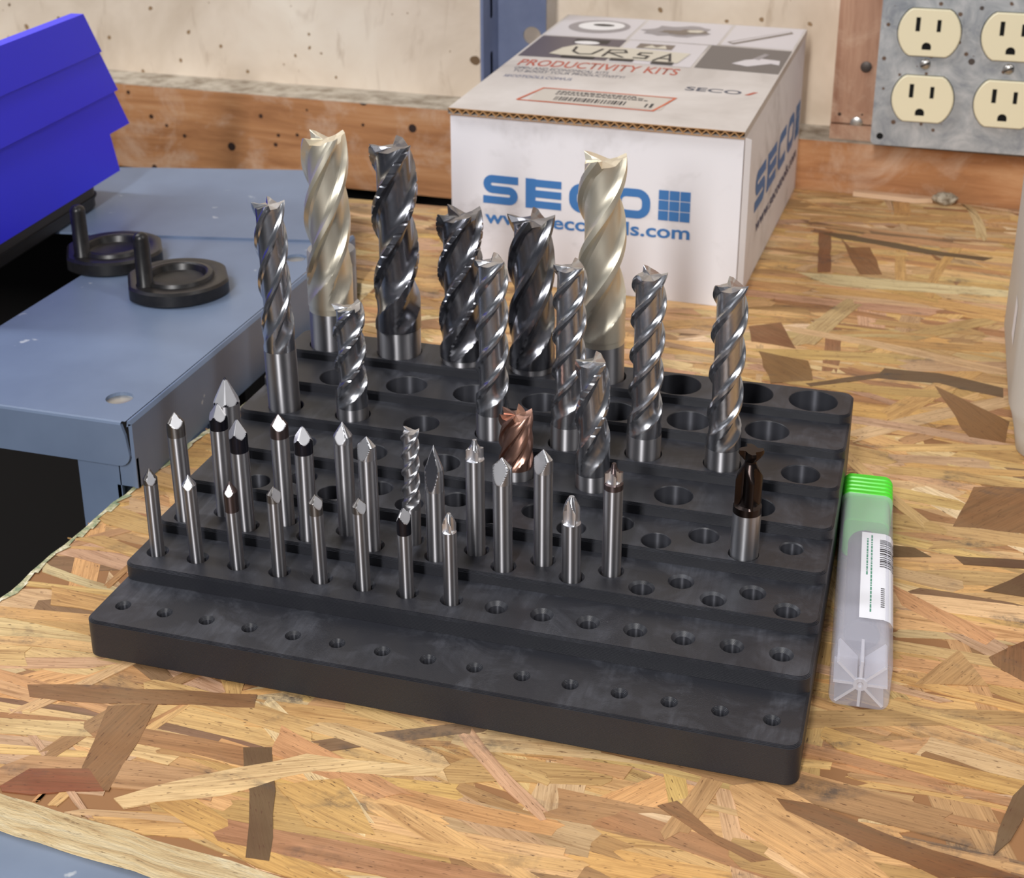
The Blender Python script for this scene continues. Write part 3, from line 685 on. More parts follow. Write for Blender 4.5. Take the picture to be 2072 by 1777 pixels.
def logo(fn, x0, y0, wl, h, name):
    t4 = h*.285; gap = wl*.045; cw = (wl-3*gap)/4
    def rc(pts): return pts
    def arc(cx_, cy_, rx, ry, a0, a1, n_=5): return [(cx_+rx*math.cos(a0+(a1-a0)*i/n_), cy_+ry*math.sin(a0+(a1-a0)*i/n_)) for i in range(n_+1)]
    for k in range(4):
        x = x0+k*(cw+gap); l_, r_, b_, t_, m_ = x+t4/2, x+cw-t4/2, y0+t4/2, y0+h-t4/2, y0+h/2; q = (m_-b_)/2; R_ = min(q*1.0, cw*.25); polys = []
        if k == 0:
            path = [(x+cw, t_), (l_+R_, t_)]+arc(l_+R_, t_-q, R_, q, PI/2, 1.5*PI, 8)+[(r_-R_, m_)]+arc(r_-R_, m_-q, R_, q, PI/2, -PI/2, 8)+[(x, b_)]
            polys = stroke(path, t4*.92)
        elif k == 1:
            polys = [[(x, y0), (x+t4*1.2, y0), (x+t4*1.2, y0+h), (x, y0+h)]]+[[(x+t4, yy-t4*.44), (x+cw, yy-t4*.44), (x+cw, yy+t4*.44), (x+t4, yy+t4*.44)] for yy in (b_, m_, t_)]
        elif k == 2:
            R2 = (t_-b_)/2*.8
            polys = stroke([(x+cw, t_), (l_+R2, t_)]+arc(l_+R2, t_-R2, R2, R2, PI/2, PI, 5)+arc(l_+R2, b_+R2, R2, R2, PI, 1.5*PI, 5)+[(x+cw, b_)], t4*.95)
        else:
            R2 = (t_-b_)/2*.8
            polys = stroke(arc(l_+R2, t_-R2, R2, R2, PI/2, PI, 5)+arc(l_+R2, b_+R2, R2, R2, PI, 1.5*PI, 5)+arc(r_-R2, b_+R2, R2, R2, 1.5*PI, 2*PI, 5)+arc(r_-R2, t_-R2, R2, R2, 0, PI/2, 5), t4*.95, True)
        flat([p for p in polys], 'print_blue', name, bx, fn)
def squares(fn, x0, y0, s1, s2, mat, name, g=.07):
    for i in range(3):
        for j in range(3):
            a, b = s1/3, s2/3; flat([[(x0+i*a+g*a*.5, y0+j*b+g*b*.5), (x0+(i+1)*a-g*a*.5, y0+j*b+g*b*.5), (x0+(i+1)*a-g*a*.5, y0+(j+1)*b-g*b*.5), (x0+i*a+g*a*.5, y0+(j+1)*b-g*b*.5)]], mat, name, bx, fn)
logo(onfront, -138.7, 44.0, 92.2, 16.4, 'logo_letter'); squares(onfront, -42.5, 44.4, 17.0, 16.7, 'print_blue', 'logo_square')
text_mesh('www.secotools.com', 112.5, 7.6, 'print_blue', 'web_address', bx, lambda u, v: onfront(-137.8+u, 32.6+v+.022*u), .022)
logo(onside, 43, 38.5, 148, 22.5, 'logo_letter'); squares(onside, 197, 38, 21, 23, 'print_blue', 'logo_square')
text_mesh('www.secotools.com', 160, 8.0, 'print_navy', 'web_address', bx, lambda u, v: onside(52+u, 24+v), .022)
# lid print: photo panels
def quad(x0, y0, x1, y1): return [(x0, y0), (x1, y0), (x1, y1), (x0, y1)]
def dense(pl, n=6):
    return pl
def fpanel(x0, y0, x1, y1, mat, name, lift=0.0):
    mb = MB(); n1_, n2_ = 6, 6
    vs = [ontop(x0+(x1-x0)*i/n1_, y0+(y1-y0)*j/n2_, lift) for j in range(n2_+1) for i in range(n1_+1)]
    mb.add(vs, [(j*(n1_+1)+i, j*(n1_+1)+i+1, (j+1)*(n1_+1)+i+1, (j+1)*(n1_+1)+i) for j in range(n2_) for i in range(n1_)]); return mb.build(name, mat, bx)
def blob(cx_, cy_, a, b, rot, mat, name, lift, n_=26, wob=.0, seed=0):
    rr_ = random.Random(seed); c, s = math.cos(rot), math.sin(rot); pts = []
    for i in range(n_):
        k = 1+rr_.uniform(-wob, wob); x, y = a*k*math.cos(2*PI*i/n_), b*k*math.sin(2*PI*i/n_); pts.append((cx_+x*c-y*s, cy_+x*s+y*c))
    return flat([pts], mat, name, bx, ontop, lift)
fpanel(-155.5, 166, -103.5, 222, 'print_light', 'photo_panel'); fpanel(-101.5, 166, -46.5, 222, 'print_light', 'photo_panel'); fpanel(-44.5, 168, -1, 222, 'print_light', 'photo_panel')
fpanel(-156, 112, -102, 164, 'print_plum', 'photo_panel'); fpanel(-100, 110, -51, 164, 'print_light', 'photo_panel'); fpanel(-49, 111, -.5, 165, 'print_dark', 'photo_panel')
blob(-128, 195, 20, 18, .2, 'print_grey', 'printed_insert', .1); blob(-127, 197, 15, 12, .2, 'print_white', 'printed_insert', .2); blob(-126, 199, 7, 3.2, .0, 'print_black', 'printed_insert', .3)
blob(-76, 196, 21, 15, .3, 'print_grey', 'printed_insert', .1, 22, .22, 3); blob(-72, 193, 13, 7, .2, 'print_brown', 'printed_insert', .2, 20, .3, 5); blob(-66, 197, 5, 4, .2, 'tape_beige', 'printed_insert', .3, 14, .2, 6)
flat([[(-42, 176), (-37, 171), (-6, 209), (-9, 215)]], 'print_brown', 'printed_drill', bx, ontop, .1); flat([[(-40, 176), (-38, 174), (-8, 211), (-9, 214)]], 'print_light', 'printed_drill', bx, ontop, .2)
flat([[(-30, 126), (-20, 122), (-8, 132), (-3, 130), (-4, 140), (-16, 142), (-24, 136)]], 'print_light', 'printed_cutter', bx, ontop, .1); flat([[(-20, 140), (-15, 154), (-12, 152), (-16, 138)]], 'print_grey', 'printed_cutter', bx, ontop, .15)
flat([quad(-133, 150, -111, 160)], 'print_black', 'printed_insert', bx, ontop, .1); blob(-124, 151, 8, 4, 0, 'print_white', 'printed_insert', .2)
flat([quad(-92, 146, -70, 158)], 'print_brown', 'printed_insert', bx, ontop, .1); flat([[(-88, 147), (-84, 155), (-80, 149), (-76, 156), (-73, 147)]], 'tape_beige', 'printed_insert', bx, ontop, .2)
flat([quad(-100, 112.5, -86, 118)], 'print_black', 'printed_block', bx, ontop, .35); flat([quad(-75, 111, -62, 117)], 'print_black', 'printed_block', bx, ontop, .35); flat([quad(-130, 113, -110, 118)], 'print_black', 'printed_block', bx, ontop, .35)
mb = MB(); tp_ = [(-139, 120), (-131, 118), (-100, 117.5), (-60, 116), (-57, 140), (-90, 143), (-128, 145), (-135, 136)]
mb.add([ontop(u, v, .3) for u, v in tp_], [tuple(range(len(tp_)))]); tag(mb.build('name_tape', 'tape_beige', bx), 'beige tape strip with handwritten letters')
HW = {'U': [[(0, 1), (.05, .35), (.35, .02), (.8, .1), (1, .9)]], 'R': [[(0, 0), (.08, .95)], [(.0, .9), (.7, .95), (.85, .65), (.15, .5), (.9, .0)]], 'S': [[(.85, .9), (.2, .85), (.15, .55), (.75, .42), (.7, .08), (.0, .1)]], 'A': [[(0, 0), (.55, 1), (.85, 0)], [(.2, .35), (.8, .32)]]}
for ch, u0, v0, w_, h_ in (('U', -127, 122, 17, 17), ('R', -106, 120, 14, 18), ('S', -88, 120, 11, 16), ('A', -75, 118, 12, 17)):
    for pth in HW[ch]: flat(stroke([(u0+a*w_, v0+b*h_) for a, b in pth], 1.7), 'print_black', 'handwritten_letter', bx, ontop, .5)
text_mesh('PRODUCTIVITY KITS', 95, 14, 'print_red', 'lid_title', bx, lambda u, v: ontop(-150+u, 91+v-.03*u*0), .012)
text_mesh('OPEN AND ECONOMICAL KITS', 56, 5.2, 'print_slate', 'lid_text', bx, lambda u, v: ontop(-149+u, 83+v), .0)
text_mesh('TO BOOST YOUR PRODUCTIVITY!', 66, 5.0, 'print_slate', 'lid_text', bx, lambda u, v: ontop(-148+u, 76.5+v), .0)
text_mesh('SECOTOOLS.COM/US', 40, 5.0, 'print_navy', 'lid_text', bx, lambda u, v: ontop(-149.5+u, 65+v), .0)
text_mesh('SECO', 31, 7.4, 'print_slate', 'lid_logo', bx, lambda u, v: ontop(-44.5+u, 63.5+v), .02); flat([[(-11.5, 63.5), (-9, 63.5), (-5, 70.5), (-7.6, 70.5)]], 'print_red', 'lid_logo', bx, ontop)
fpanel(-121, 23, -48, 45.5, 'sticker', 'shipping_label', .05)
flat(stroke([(-127, 22), (-119.5, 47.2), (-45.5, 46.5), (-48.6, 33), (-52, 20.5), (-127, 22)], 1.4), 'marker_orange', 'marker_outline', bx, ontop, .15)
bars = []; rr_ = random.Random(4); u = -108
while u < -68:
    w_ = rr_.choice([.5, .8, 1.2]); bars.append(quad(u, 26, u+w_, 33)); u += w_+rr_.choice([.5, .7, 1.0])
flat(bars, 'ink_black', 'barcode', bx, ontop, .15)
bars = []
for vv in (36.5, 39.5, 42):
    u = -110
    while u < -58-(vv-36)*1.5:
        w_ = rr_.uniform(1, 3.2); bars.append(quad(u, vv, u+w_, vv+1.5)); u += w_+.7
flat(bars, 'ink_black', 'label_print', bx, ontop, .15)
flat([quad(-58, 25.5, -57, 32), quad(-55.5, 25.5, -54, 33)], 'ink_black', 'label_print', bx, ontop, .15)

# ------------------------------------------------------------------ tiered black tool rack
TY = [0, 25.2, 47.7, 70.6, 92.0, 113.4, 135.9, 158.0]; TZ = [14.1, 20.0, 24.0, 28.4, 32.6, 36.6, 40.3, 43.8]
XL, XR, YB, HB = -8.2, 222.2, 180.0, 2.0
H = {k: [] for k in range(8)}
for i in range(15): H[0].append((i*15.2, 10.9, 1.8, 2.6, 1.1))
for i in range(15): H[1].append((i*15.2-.5, 35.7, 2.65, 3.8, 1.3))
for i in range(19): H[2].append((1.2+11.69*i, 60.9 if i % 2 else 53.7, 3.5, 4.35, .9))
for j in range(7): H[3].append((17.5+29.5*j, 76.5, 5.0, 5.15, .2))
for j in range(8): H[3].append((3+29.5*j, 84.2, 5.0 if j < 7 else 3.7, 5.3 if j < 7 else 4.2, .4))
for j in range(7): H[4].append((23+28.65*j, 101.3, 6.7, 6.95, .3))
for x in (9, 37, 65, 93.5, 122, 151, 180, 208): H[5].append((x, 121.9, 6.75, 6.95, .3))
for x in (22, 50.5, 78.5, 106.5, 135, 163.5, 193): H[6].append((x, 145.4, 8.1, 8.3, .3))
for x in (9, 39, 67, 96, 125, 155, 183, 207.5): H[7].append((x, 168.5, 9.25, 9.35, .15))
rack = thing('tool_rack', 'black 3D printed rack with eight tiers of holes', 'rack', (0, 0, .02))
CR, CH = 4.2, .8
for k in range(8):
    y0 = TY[k]; z1 = TZ[k]
    if k < 7:
        ym = TY[k+1]+CR+.05
        def foot(ins):
            f = rrect(XL+ins, y0+ins, XR-ins, ym, CR-ins*.8, 7, (1, 1, 0, 0)); return f
    else:
        def foot(ins): return rrect(XL+ins, y0+ins, XR-ins, YB-ins, CR-ins*.8, 7)
    mb = MB(); a = foot(0); b = foot(CH); n = len(a); bb = foot(.8)
    mb.rings([[(x, y, 0) for x, y in bb], [(x, y, .8) for x, y in a], [(x, y, z1-CH) for x, y in a]]+[[(x, y, z1-CH*g_) for x, y in foot(CH*f_)] for f_, g_ in ((.33, 1), (.33, .62), (.67, .62), (.67, .3), (1, .3), (1, 0))], cap1=False)
    hl = [circ(x, y, rm, 30)[::-1] for x, y, r_, rm, c_ in H[k]]
    plate_with_holes(mb, b, hl, z1)
    for x, y, r_, rm, c_ in H[k]:
        rg = [[(px, py, z) for px, py in circ(x, y, q, 30)] for q, z in ((rm, z1), (r_, z1-c_), (r_, HB))]
        nn = 30; vs = [p for g_ in rg for p in g_]
        mb.add(vs, [(i*nn+q, (i+1)*nn+q, (i+1)*nn+(q+1) % nn, i*nn+(q+1) % nn) for i in range(2) for q in range(nn)]+[tuple(range(2*nn, 3*nn))], [0]*nn+[1]*nn+[0])
    to = mb.build('tier', ['rack_plastic', 'rack_hole'], rack, 20)
    ul = to.data.uv_layers.new(name='round'); me_ = to.data; cen = [(q[0], q[1]) for q in H[k]]
    for p_ in me_.polygons:
        if p_.material_index == 1:
            hx, hy = min(cen, key=lambda q: (q[0]*K-p_.center.x)**2+(q[1]*K-p_.center.y)**2); a0 = math.atan2(p_.center.y-hy*K, p_.center.x-hx*K)
            for li_ in p_.loop_indices:
                co_ = me_.vertices[me_.loops[li_].vertex_index].co; da = math.atan2(co_.y-hy*K, co_.x-hx*K)-a0
                da = (da+PI) % (2*PI)-PI; ul.data[li_].uv = ((a0+da)*.1, co_.z*100)

# ------------------------------------------------------------------ cutting tools
def lerp_tab(tab, x):
    if x <= tab[0][0]: return tab[0][1]
    for (a, b), (c, d) in zip(tab, tab[1:]):
        if x <= c: return b+(d-b)*(x-a)/(c-a) if c > a else d
    return tab[-1][1]
HELIX = [(0, 1.0), (.03, .998), (.14, .975), (.155, .945), (.21, .83), (.28, .765), (.36, .74), (.5, .73), (.7, .73), (.84, .745), (.93, .82), (1.0, 1.0)]
LAND = [(0, 1.0), (.03, .998), (.11, .985), (.125, .955), (.17, .86), (.23, .80), (.3, .78), (.5, .77), (.7, .77), (.86, .78), (.94, .85), (1.0, 1.0)]
STRAIGHT = [(0, 1.0), (.1, 1.0), (.46, .985), (.50, .93), (.58, .70), (.68, .46), (.78, .36), (.88, .42), (.95, .66), (1.0, 1.0)]
STAR = [(0, 1.0), (.05, .98), (.2, .86), (.4, .68), (.6, .52), (.8, .45), (.92, .55), (1.0, 1.0)]
def cutter(mb, zb_, L, R, N, lead, prof, core, runlen, env=None, notch=None, th0=0.0, end='mill', dz=.8, per=13, facet=0):
    """fluted head from height zb_ (runout of the flutes) to the tip L; rings of N teeth"""
    ph = []
    for (f, _) in prof: ph.append(f)
    fr_ = sorted(set(ph+[i/per for i in range(per)]))[:-1]; fr_ = [f for f in fr_ if f < .9995]
    # crisp cutting edge: sample right before the next edge
    fr_.append(.985)
    fr_ = sorted(set(fr_)); ns = len(fr_)
    c0 = min(p for _, p in prof)
    def pr(f):
        v = lerp_tab(prof, f); return core+(v-c0)*(1-core)/(1-c0)
    nz_ = max(4, int((L-zb_)/dz)); zs = [zb_+(L-zb_)*i/nz_ for i in range(nz_+1)]
    if env:
        for (ze, _) in env:
            if zb_ < ze < L: zs.append(ze)
        zs = sorted(set(zs))
    rings = []; fl = []
    zg = L-.75*R
    for z in zs:
        Re = lerp_tab(env, z) if env else R
        row = []; frow = []
        for i in range(N):
            for f in reversed(fr_):
                th = th0+2*PI*(i-f)/N+(2*PI*z/lead if lead else 0)
                zr = zb_+runlen; t_ = min(1, max(0, (zr-z)/runlen))
                if lead:                          # the grinding wheel lifts out: flutes get shallower and end in ovals
                    raw = min(R, R*pr(f)+R*(1-core)*(t_**1.4+1.1*t_*((f-.6)/.36)**2)) if t_ > 0 else R*pr(f)
                else:
                    raw = max(R*pr(f), R*(core+(1-core)*(1-math.sqrt(max(0, 1-t_*t_)))))
                if notch and f < .15 and ((z+i*notch/N) % notch) < .2*notch: raw -= .045*R*(1 if t_ < .01 else 0)
                q = min(Re, raw); frow.append(raw < Re-.02*R)
                zz = z
                if end == 'mill' and z > zg:
                    rel = (.03+.34*min(1, f/.55) if f < .6 else (.37 if f < .93 else .37*(1-f)/.07))
                    zz = zg+(z-zg)*((L-rel*R)-zg)/(L-zg)
                row.append((q*math.cos(th), q*math.sin(th), zz))
        rings.append(row); fl.append(frow)
    n = len(rings[0])
    base = len(mb.v)
    mb.rings(rings, 0, False, False, (lambda i, k: 1 if (fl[min(i+1, len(fl)-1)][k] and fl[i][(k+1) % n]) else 0) if facet else None)
    top = rings[-1]; prev = top
    if end == 'mill':
        for rho in (.62, .28):
            ring = []
            for idx, (x, y, z) in enumerate(top):
                f = fr_[::-1][idx % ns]
                ring.append((x*rho, y*rho, L-.10*R-(L-z)*.75*rho-.16*R*(1-rho)))
            mb.rings([prev, ring], 0, False, False); prev = ring
        cz = L-.30*R
    else: cz = L
    o = len(mb.v); mb.v += [tuple(p) for p in prev]+[(0, 0, cz)]
    mb.f += [(o+k, o+(k+1) % n, o+n) for k in range(n)]; mb.mi += [0]*n
def faceted(mb, zb_, L, R, nf, flen, d0, env, th0, dz=.22, n=60):
    """ground tip: blank of outline env(z) cut by nf inclined flat facets that leave the shank flen below the tip"""
    nz_ = max(6, int((L-zb_)/dz)); zs = sorted(set([zb_+(L-zb_)*i/nz_ for i in range(nz_+1)]+[z for z, _ in env if zb_ < z < L]))
    rings = []; act = []
    for z in zs:
        Re = lerp_tab(env, z); d = R*(d0+(1.02-d0)*(L-z)/flen); row = []; ar = []
        for i in range(n):
            th = 2*PI*i/n; q = Re; a = 0
            for k in range(nf):
                c = math.cos(th-th0-2*PI*k/nf)
                if c > .05 and d/c < q: q = d/c; a = 1
            row.append((q*math.cos(th), q*math.sin(th), z)); ar.append(a)
        rings.append(row); act.append(ar)
    mb.rings(rings, 0, False, True, lambda i, k: 1 if (act[i+1][k] and act[i+1][(k+1) % n]) else 0)
def shank(mb, z0, z1, R, n=36):
    mb.lathe([(R-.5, z0), (R, z0+.5), (R, z1)], n)
UP = {}
def tool(name, label, cat, tier, x, y, tilt, R, L, head0, N, lead, prof, core, runlen, mats, env=None, notch=None, th0=0.0, end='mill', dz=.8, coat=None, group=None, facet=0, per=13):
    """tilt: sideways lean in mm at the tip; head0: where the flutes run out; coat: lower end of the coating (heights above the bench)"""
    o = thing(name, label, cat, (x, y, HB+.05), group=group, rot=(0, math.atan2(tilt, L-HB), 0))
    b = head0-HB
    lo = (coat-HB) if coat is not None else b
    mb = MB(); shank(mb, 0, min(lo, b), R); mb.build('shank', mats[0], o, 35)
    mb = MB()
    if lo < b: mb.lathe([(R*1.001, lo), (R*1.001, b)], 36, close=False)
    if isinstance(prof, tuple):
        faceted(mb, b, L-HB, R, N, prof[0], prof[1], [((L-HB-d), rr_*R) for d, rr_ in env][::-1], th0)
    else: cutter(mb, b, L-HB, R*(1.04 if R > 8 else 1.0), N, lead, prof, core, runlen, env=None if env is None else [((L-HB-d), rr_*R) for d, rr_ in env][::-1], notch=notch, th0=th0, end=end, dz=dz, facet=facet, per=per)
    mb.build('cutting_head', [mats[1], mats[2] if len(mats) > 2 else mats[1]], o, 20 if end == 'mill' else 24)
    if lo > b:
        mb = MB(); mb.lathe([(R*1.003, b-.6), (R*1.003, b)], 36, close=False)
    return o
SH = 'carbide_shank'
def G(t_, i): return H[t_][i][0], H[t_][i][1]
# back row (largest)
x, y = G(7, 0); tool('end_mill', 'tall champagne coated end mill at the left end of the back row', 'end mill', 7, x, y, .8, 9.0, 134.2, 62, 4, 104, HELIX, .72, 17, [SH, 'champagne_coat'], th0=.9, coat=59.5)
x, y = G(7, 1); tool('end_mill', 'tall dark roughing end mill with chip breaker notches, second in back row', 'end mill', 7, x, y, -.3, 9.0, 133.4, 55, 3, 84, HELIX, .72, 22, [SH, 'flute_dark'], notch=4.6, th0=2.4, dz=.5)
x, y = G(7, 2); tool('end_mill', 'grey notched end mill just left of the carton web address', 'end mill', 7, x, y, -1.2, 9.0, 107.7, 46, 4, 80, HELIX, .72, 17, [SH, 'flute_dark'], notch=3.0, th0=.4, dz=.5)
x, y = G(7, 3); tool('end_mill', 'thick dark grey end mill standing before the letters E and C', 'end mill', 7, x, y, -.9, 9.0, 108.8, 46, 4, 92, HELIX, .72, 20, [SH, 'flute_dark'], th0=.75)
x, y = G(7, 4); tool('end_mill', 'tall champagne coated end mill covering part of the carton logo', 'end mill', 7, x, y, -2.2, 9.0, 134.7, 61, 3, 84, HELIX, .72, 20, [SH, 'champagne_coat'], th0=1.1, coat=58.5)
# half inch row
x, y = G(5, 0); tool('end_mill', 'slim four flute end mill rising tallest from the sixth tier, far left', 'end mill', 5, x, y, -2.2, 6.2, 120.5, 61, 4, 66, LAND, .78, 13, [SH, 'flute_steel'], th0=.2)
x, y = G(5, 1); tool('end_mill', 'short end mill with twisted flutes in front of the champagne mill', 'end mill', 5, x, y, 0, 6.2, 82.8, 41, 3, 40, HELIX, .72, 11, [SH, 'flute_steel'], th0=1.2, notch=3.1, dz=.6)
x, y = G(5, 3); tool('end_mill', 'three flute end mill standing behind the copper coloured cutter', 'end mill', 5, x, y, -.2, 6.2, 106.9, 46, 3, 41, LAND, .76, 11, [SH, 'flute_steel'], th0=.3)
x, y = G(5, 4); tool('end_mill', 'three flute end mill just left of the small notched end mill', 'end mill', 5, x, y, .7, 6.2, 107.9, 45, 3, 41, LAND, .76, 12, [SH, 'flute_steel'], th0=.0)
x, y = G(5, 5); tool('end_mill', 'three flute end mill with a bright tip, second from right in its row', 'end mill', 5, x, y, .2, 6.3, 108.0, 45, 3, 41, LAND, .76, 12, [SH, 'flute_steel'], th0=.55)
x, y = G(5, 6); tool('end_mill', 'three flute end mill furthest right, before the carton corner', 'end mill', 5, x, y, -.3, 6.3, 106.7, 44, 3, 46, LAND, .76, 12, [SH, 'flute_steel'], th0=2.2, notch=None)
# fifth tier
x, y = G(4, 3); tool('end_mill', 'short copper coloured six flute end mill', 'end mill', 4, x, y, -.5, 6.2, 57.7, 36, 6, 52, [(0, 1), (.12, .98), (.3, .93), (.55, .82), (.75, .78), (.92, .84), (1, 1)], .76, 5, [SH, 'copper_coat'], th0=.2)
x, y = G(4, 4); tool('end_mill', 'small grey end mill with notched cutting edges', 'end mill', 4, x, y, -1.5, 6.2, 81.8, 38, 3, 62, HELIX, .72, 16, [SH, 'flute_steel'], notch=3.2, th0=1.9, dz=.45)
# fourth tier: brown double angle cutter and the large chamfer mill
x, y = G(3, 6); tool('chamfer_mill', 'dark brown double angle cutter with a star shaped head', 'chamfer mill', 3, x, y, .4, 4.7, 67.3, 47, 4, None, STAR, .5, 5, ['carbide_ground', 'umber_coat', 'umber_coat'],
     env=[(0, .86), (1.0, .9), (1.5, .84), (4.0, .40), (4.8, .42), (10.5, 1.0), (30, 1.0)], end='flat', th0=.5, coat=44.5, dz=.6)
x, y = G(3, 7); tool('chamfer_mill', 'large six flute countersink at the far left behind the small cutters', 'chamfer mill', 3, x, y, .9, 4.75, 64.9, 55, 6, None, (10.5, .05), .52, 3, [SH, 'black_coat', 'facet_steel'],
     env=[(0, .02), (7.0, 1.0), (30, 1.0)], end='flat', th0=.4, dz=.45, per=11)
# third tier, quarter inch
C90 = [(0, .02), (3.3, 1.0), (40, 1.0)]; C60 = [(0, .02), (5.0, 1.0), (40, 1.0)]; C30 = [(0, .02), (8.6, .96), (10.5, 1.0), (40, 1.0)]
CROWN = [(0, .22), (1.6, .34), (2.9, .62), (3.3, .98), (4.0, 1.0), (40, 1.0)]
BULGE = [(0, .28), (1.2, .5), (3.4, .82), (5.0, 1.0), (6.0, 1.02), (8, .96), (40, .96)]
T3 = [  # index, tip height, tilt, env, N, head length, mats(head, facet), coating length, label
 (0, 64.8, -1.0, C90, 3, 5.2, 'grey_coat', 'facet_steel', 8.8, 'chamfer mill with white faceted tip, leftmost of the quarter inch row'),
 (1, 66.5, 0, C90, 4, 6.0, 'black_coat', 'facet_steel', 9.6, 'black tipped chamfer mill in front of the large countersink'),
 (2, 65.4, -.8, C90, 4, 6.8, 'black_coat', 'facet_steel', 12.0, 'black tipped chamfer mill just right of the large countersink'),
 (3, 65.6, -.5, C90, 3, 5.4, 'brown_coat', 'facet_steel', 8.6, 'chamfer mill with white tip and a thin brownish band'),
 (4, 66.2, 0, C90, 4, 6.0, 'black_coat', 'facet_steel', 10.0, 'black tipped chamfer mill with a pale blue facet, beside the brown banded one'),
 (5, 65.8, -.4, C60, 2, 7.5, 'carbide_ground', 'facet_steel', None, 'bare spade tip chamfer mill below the short twisted end mill'),
 (6, 65.5, -.5, C90, 2, 8.0, 'carbide_ground', 'facet_steel', None, 'bare chamfer mill with a wide pointed tip left of the small spiral mill'),
 (8, 65.7, -.4, C30, 2, 16.5, 'carbide_ground', 'flute_dark', None, 'engraving cutter with a long slender point'),
 (9, 65.7, -.3, CROWN, 4, 7.0, 'carbide_ground', 'facet_steel', None, 'cutter with a worn white crown tip right of the slender point'),
 (10, 64.6, -.3, C90, 2, 9.0, 'carbide_ground', 'facet_steel', None, 'chamfer mill with a broad dark flat on its tip below the copper cutter'),
 (11, 65.6, -.1, C90, 2, 8.0, 'carbide_ground', 'facet_steel', None, 'bare chamfer mill with a pointed tip right of the copper cutter'),
 (12, 53.9, -.4, BULGE, 4, 9.5, 'carbide_ground', 'facet_steel', None, 'short cutter with a swollen rounded fluted tip'),
 (13, 64.0, 0, CROWN, 4, 7.0, 'brown_coat', 'facet_steel', 9.0, 'corner rounding cutter with a star tip and brown band'),
]
def small_tool(t_, i, zt, tl, env, N_, hl_, m1, m2, coat, lab, R, th, sc_):
    x, y = G(t_, i); crown = env in (CROWN, BULGE); e2 = [(d*sc_, rr_) for d, rr_ in env]; hl_ *= 1.0
    ca = math.atan2(CAM[1]-y, CAM[0]-x)           # a ground face looks out over the front of the rack
    tool('chamfer_mill', lab, 'chamfer mill', t_, x, y, tl, R, zt, zt-hl_, N_, None, STAR if crown else (hl_, .04 if N_ > 2 else .10), .42, 2.0*sc_,
         [SH, m1, m2], env=e2, end='flat', th0=ca+th, dz=.3*sc_, coat=None if coat is None else zt-coat, facet=1, per=15,
         group='quarter inch cutters' if t_ == 2 else 'three sixteenth inch cutters')
THS = [.1, .25, .35, .05, .15, -.45, -.75, 0, -.5, .4, -.5, -.7, .5, .3]
for (i, zt, tl, env, N_, hl_, m1, m2, coat, lab) in T3: small_tool(2, i, zt, tl, env, N_, hl_, m1, m2, coat, lab, 3.17, THS[i], 1.0)
x, y = G(2, 7); tool('end_mill', 'small bright spiral end mill among the chamfer mills', 'end mill', 2, x, y, .5, 3.17, 66.5, 37, 3, 19.5, HELIX, .72, 4.5, [SH, 'carbide_ground'], th0=.7, dz=.45)
# second tier, three sixteenths
T2 = [
 (0, 52.2, -.1, C60, 2, 5.6, 'grey_coat', 'facet_steel', None, 'small cutter with a white slanted tip, leftmost of the front row'),
 (1, 52.0, -.9, C60, 2, 5.0, 'carbide_ground', 'facet_steel', None, 'small cutter with a white tip, second from the left in the front row'),
 (2, 51.9, -.9, C60, 2, 5.0, 'brown_coat', 'facet_steel', 11.0, 'small cutter with a dull brown band, third in the front row'),
 (3, 52.3, -.3, C90, 2, 5.4, 'grey_coat', 'facet_steel', None, 'small chamfer mill with a split roof shaped tip, fourth in the front row'),
 (4, 51.6, -.8, C90, 2, 4.8, 'grey_coat', 'facet_steel', 7.0, 'small chamfer mill with a pale blue tip, fifth in the front row'),
 (5, 52.7, -.7, C90, 2, 5.0, 'grey_coat', 'facet_steel', None, 'small chamfer mill with a bright triangular facet, sixth in the front row'),
 (6, 51.8, -.6, C90, 3, 5.2, 'black_coat', 'facet_steel', 9.5, 'small black tipped cutter, seventh in the front row'),
 (7, 51.9, -.4, BULGE, 4, 6.4, 'carbide_ground', 'facet_steel', None, 'small cutter with a ribbed bud shaped tip, right end of the front row'),
]
THS = [.15, -.2, -.3, .65, .6, .55, .4, .3]
for (i, zt, tl, env, N_, hl_, m1, m2, coat, lab) in T2: small_tool(1, i, zt, tl, env, N_, hl_, m1, m2, coat, lab, 2.38, THS[i], .75)

# ------------------------------------------------------------------ green capped tube lying beside the rack
ta = math.atan2(229.8-236.3, 185-46)
tb = thing('tool_tube', 'clear frosted square tool tube with a ribbed green cap', 'tube', (236.4, 42.3, 0.1)); tb.scale = (1, .968, 1)
tb.rotation_euler = (0, 0, math.atan2(6.5, 139))
TW, TL = 18.6, 128.0
def sq(hw, rad, y, zc=TW/2, n=5):
    pts = rrect(-hw, -hw, hw, hw, rad, n); return [(x_, y, zc+z_) for x_, z_ in pts]
mb = MB()
mb.rings([sq(TW/2-1.2, 2.6, 0)[::-1], sq(TW/2-.3, 3.0, .5)[::-1], sq(TW/2, 3.2, 1.6)[::-1], sq(TW/2, 3.2, 108)[::-1]], cap0=True, cap1=False)
mb.rings([sq(TW/2-1.1, 2.4, 108), sq(TW/2-1.1, 2.4, 14), sq(TW/2-2.2, 2.0, 12.6)], cap0=False, cap1=True)
a_ = sq(TW/2, 3.2, 108); b_ = sq(TW/2-1.1, 2.4, 108); mb.rings([a_, b_], cap0=False, cap1=False)
mb.build('tube_body', 'frosted_plastic', tb, 40)
mb = MB()                                        # moulded ribs in the closed end
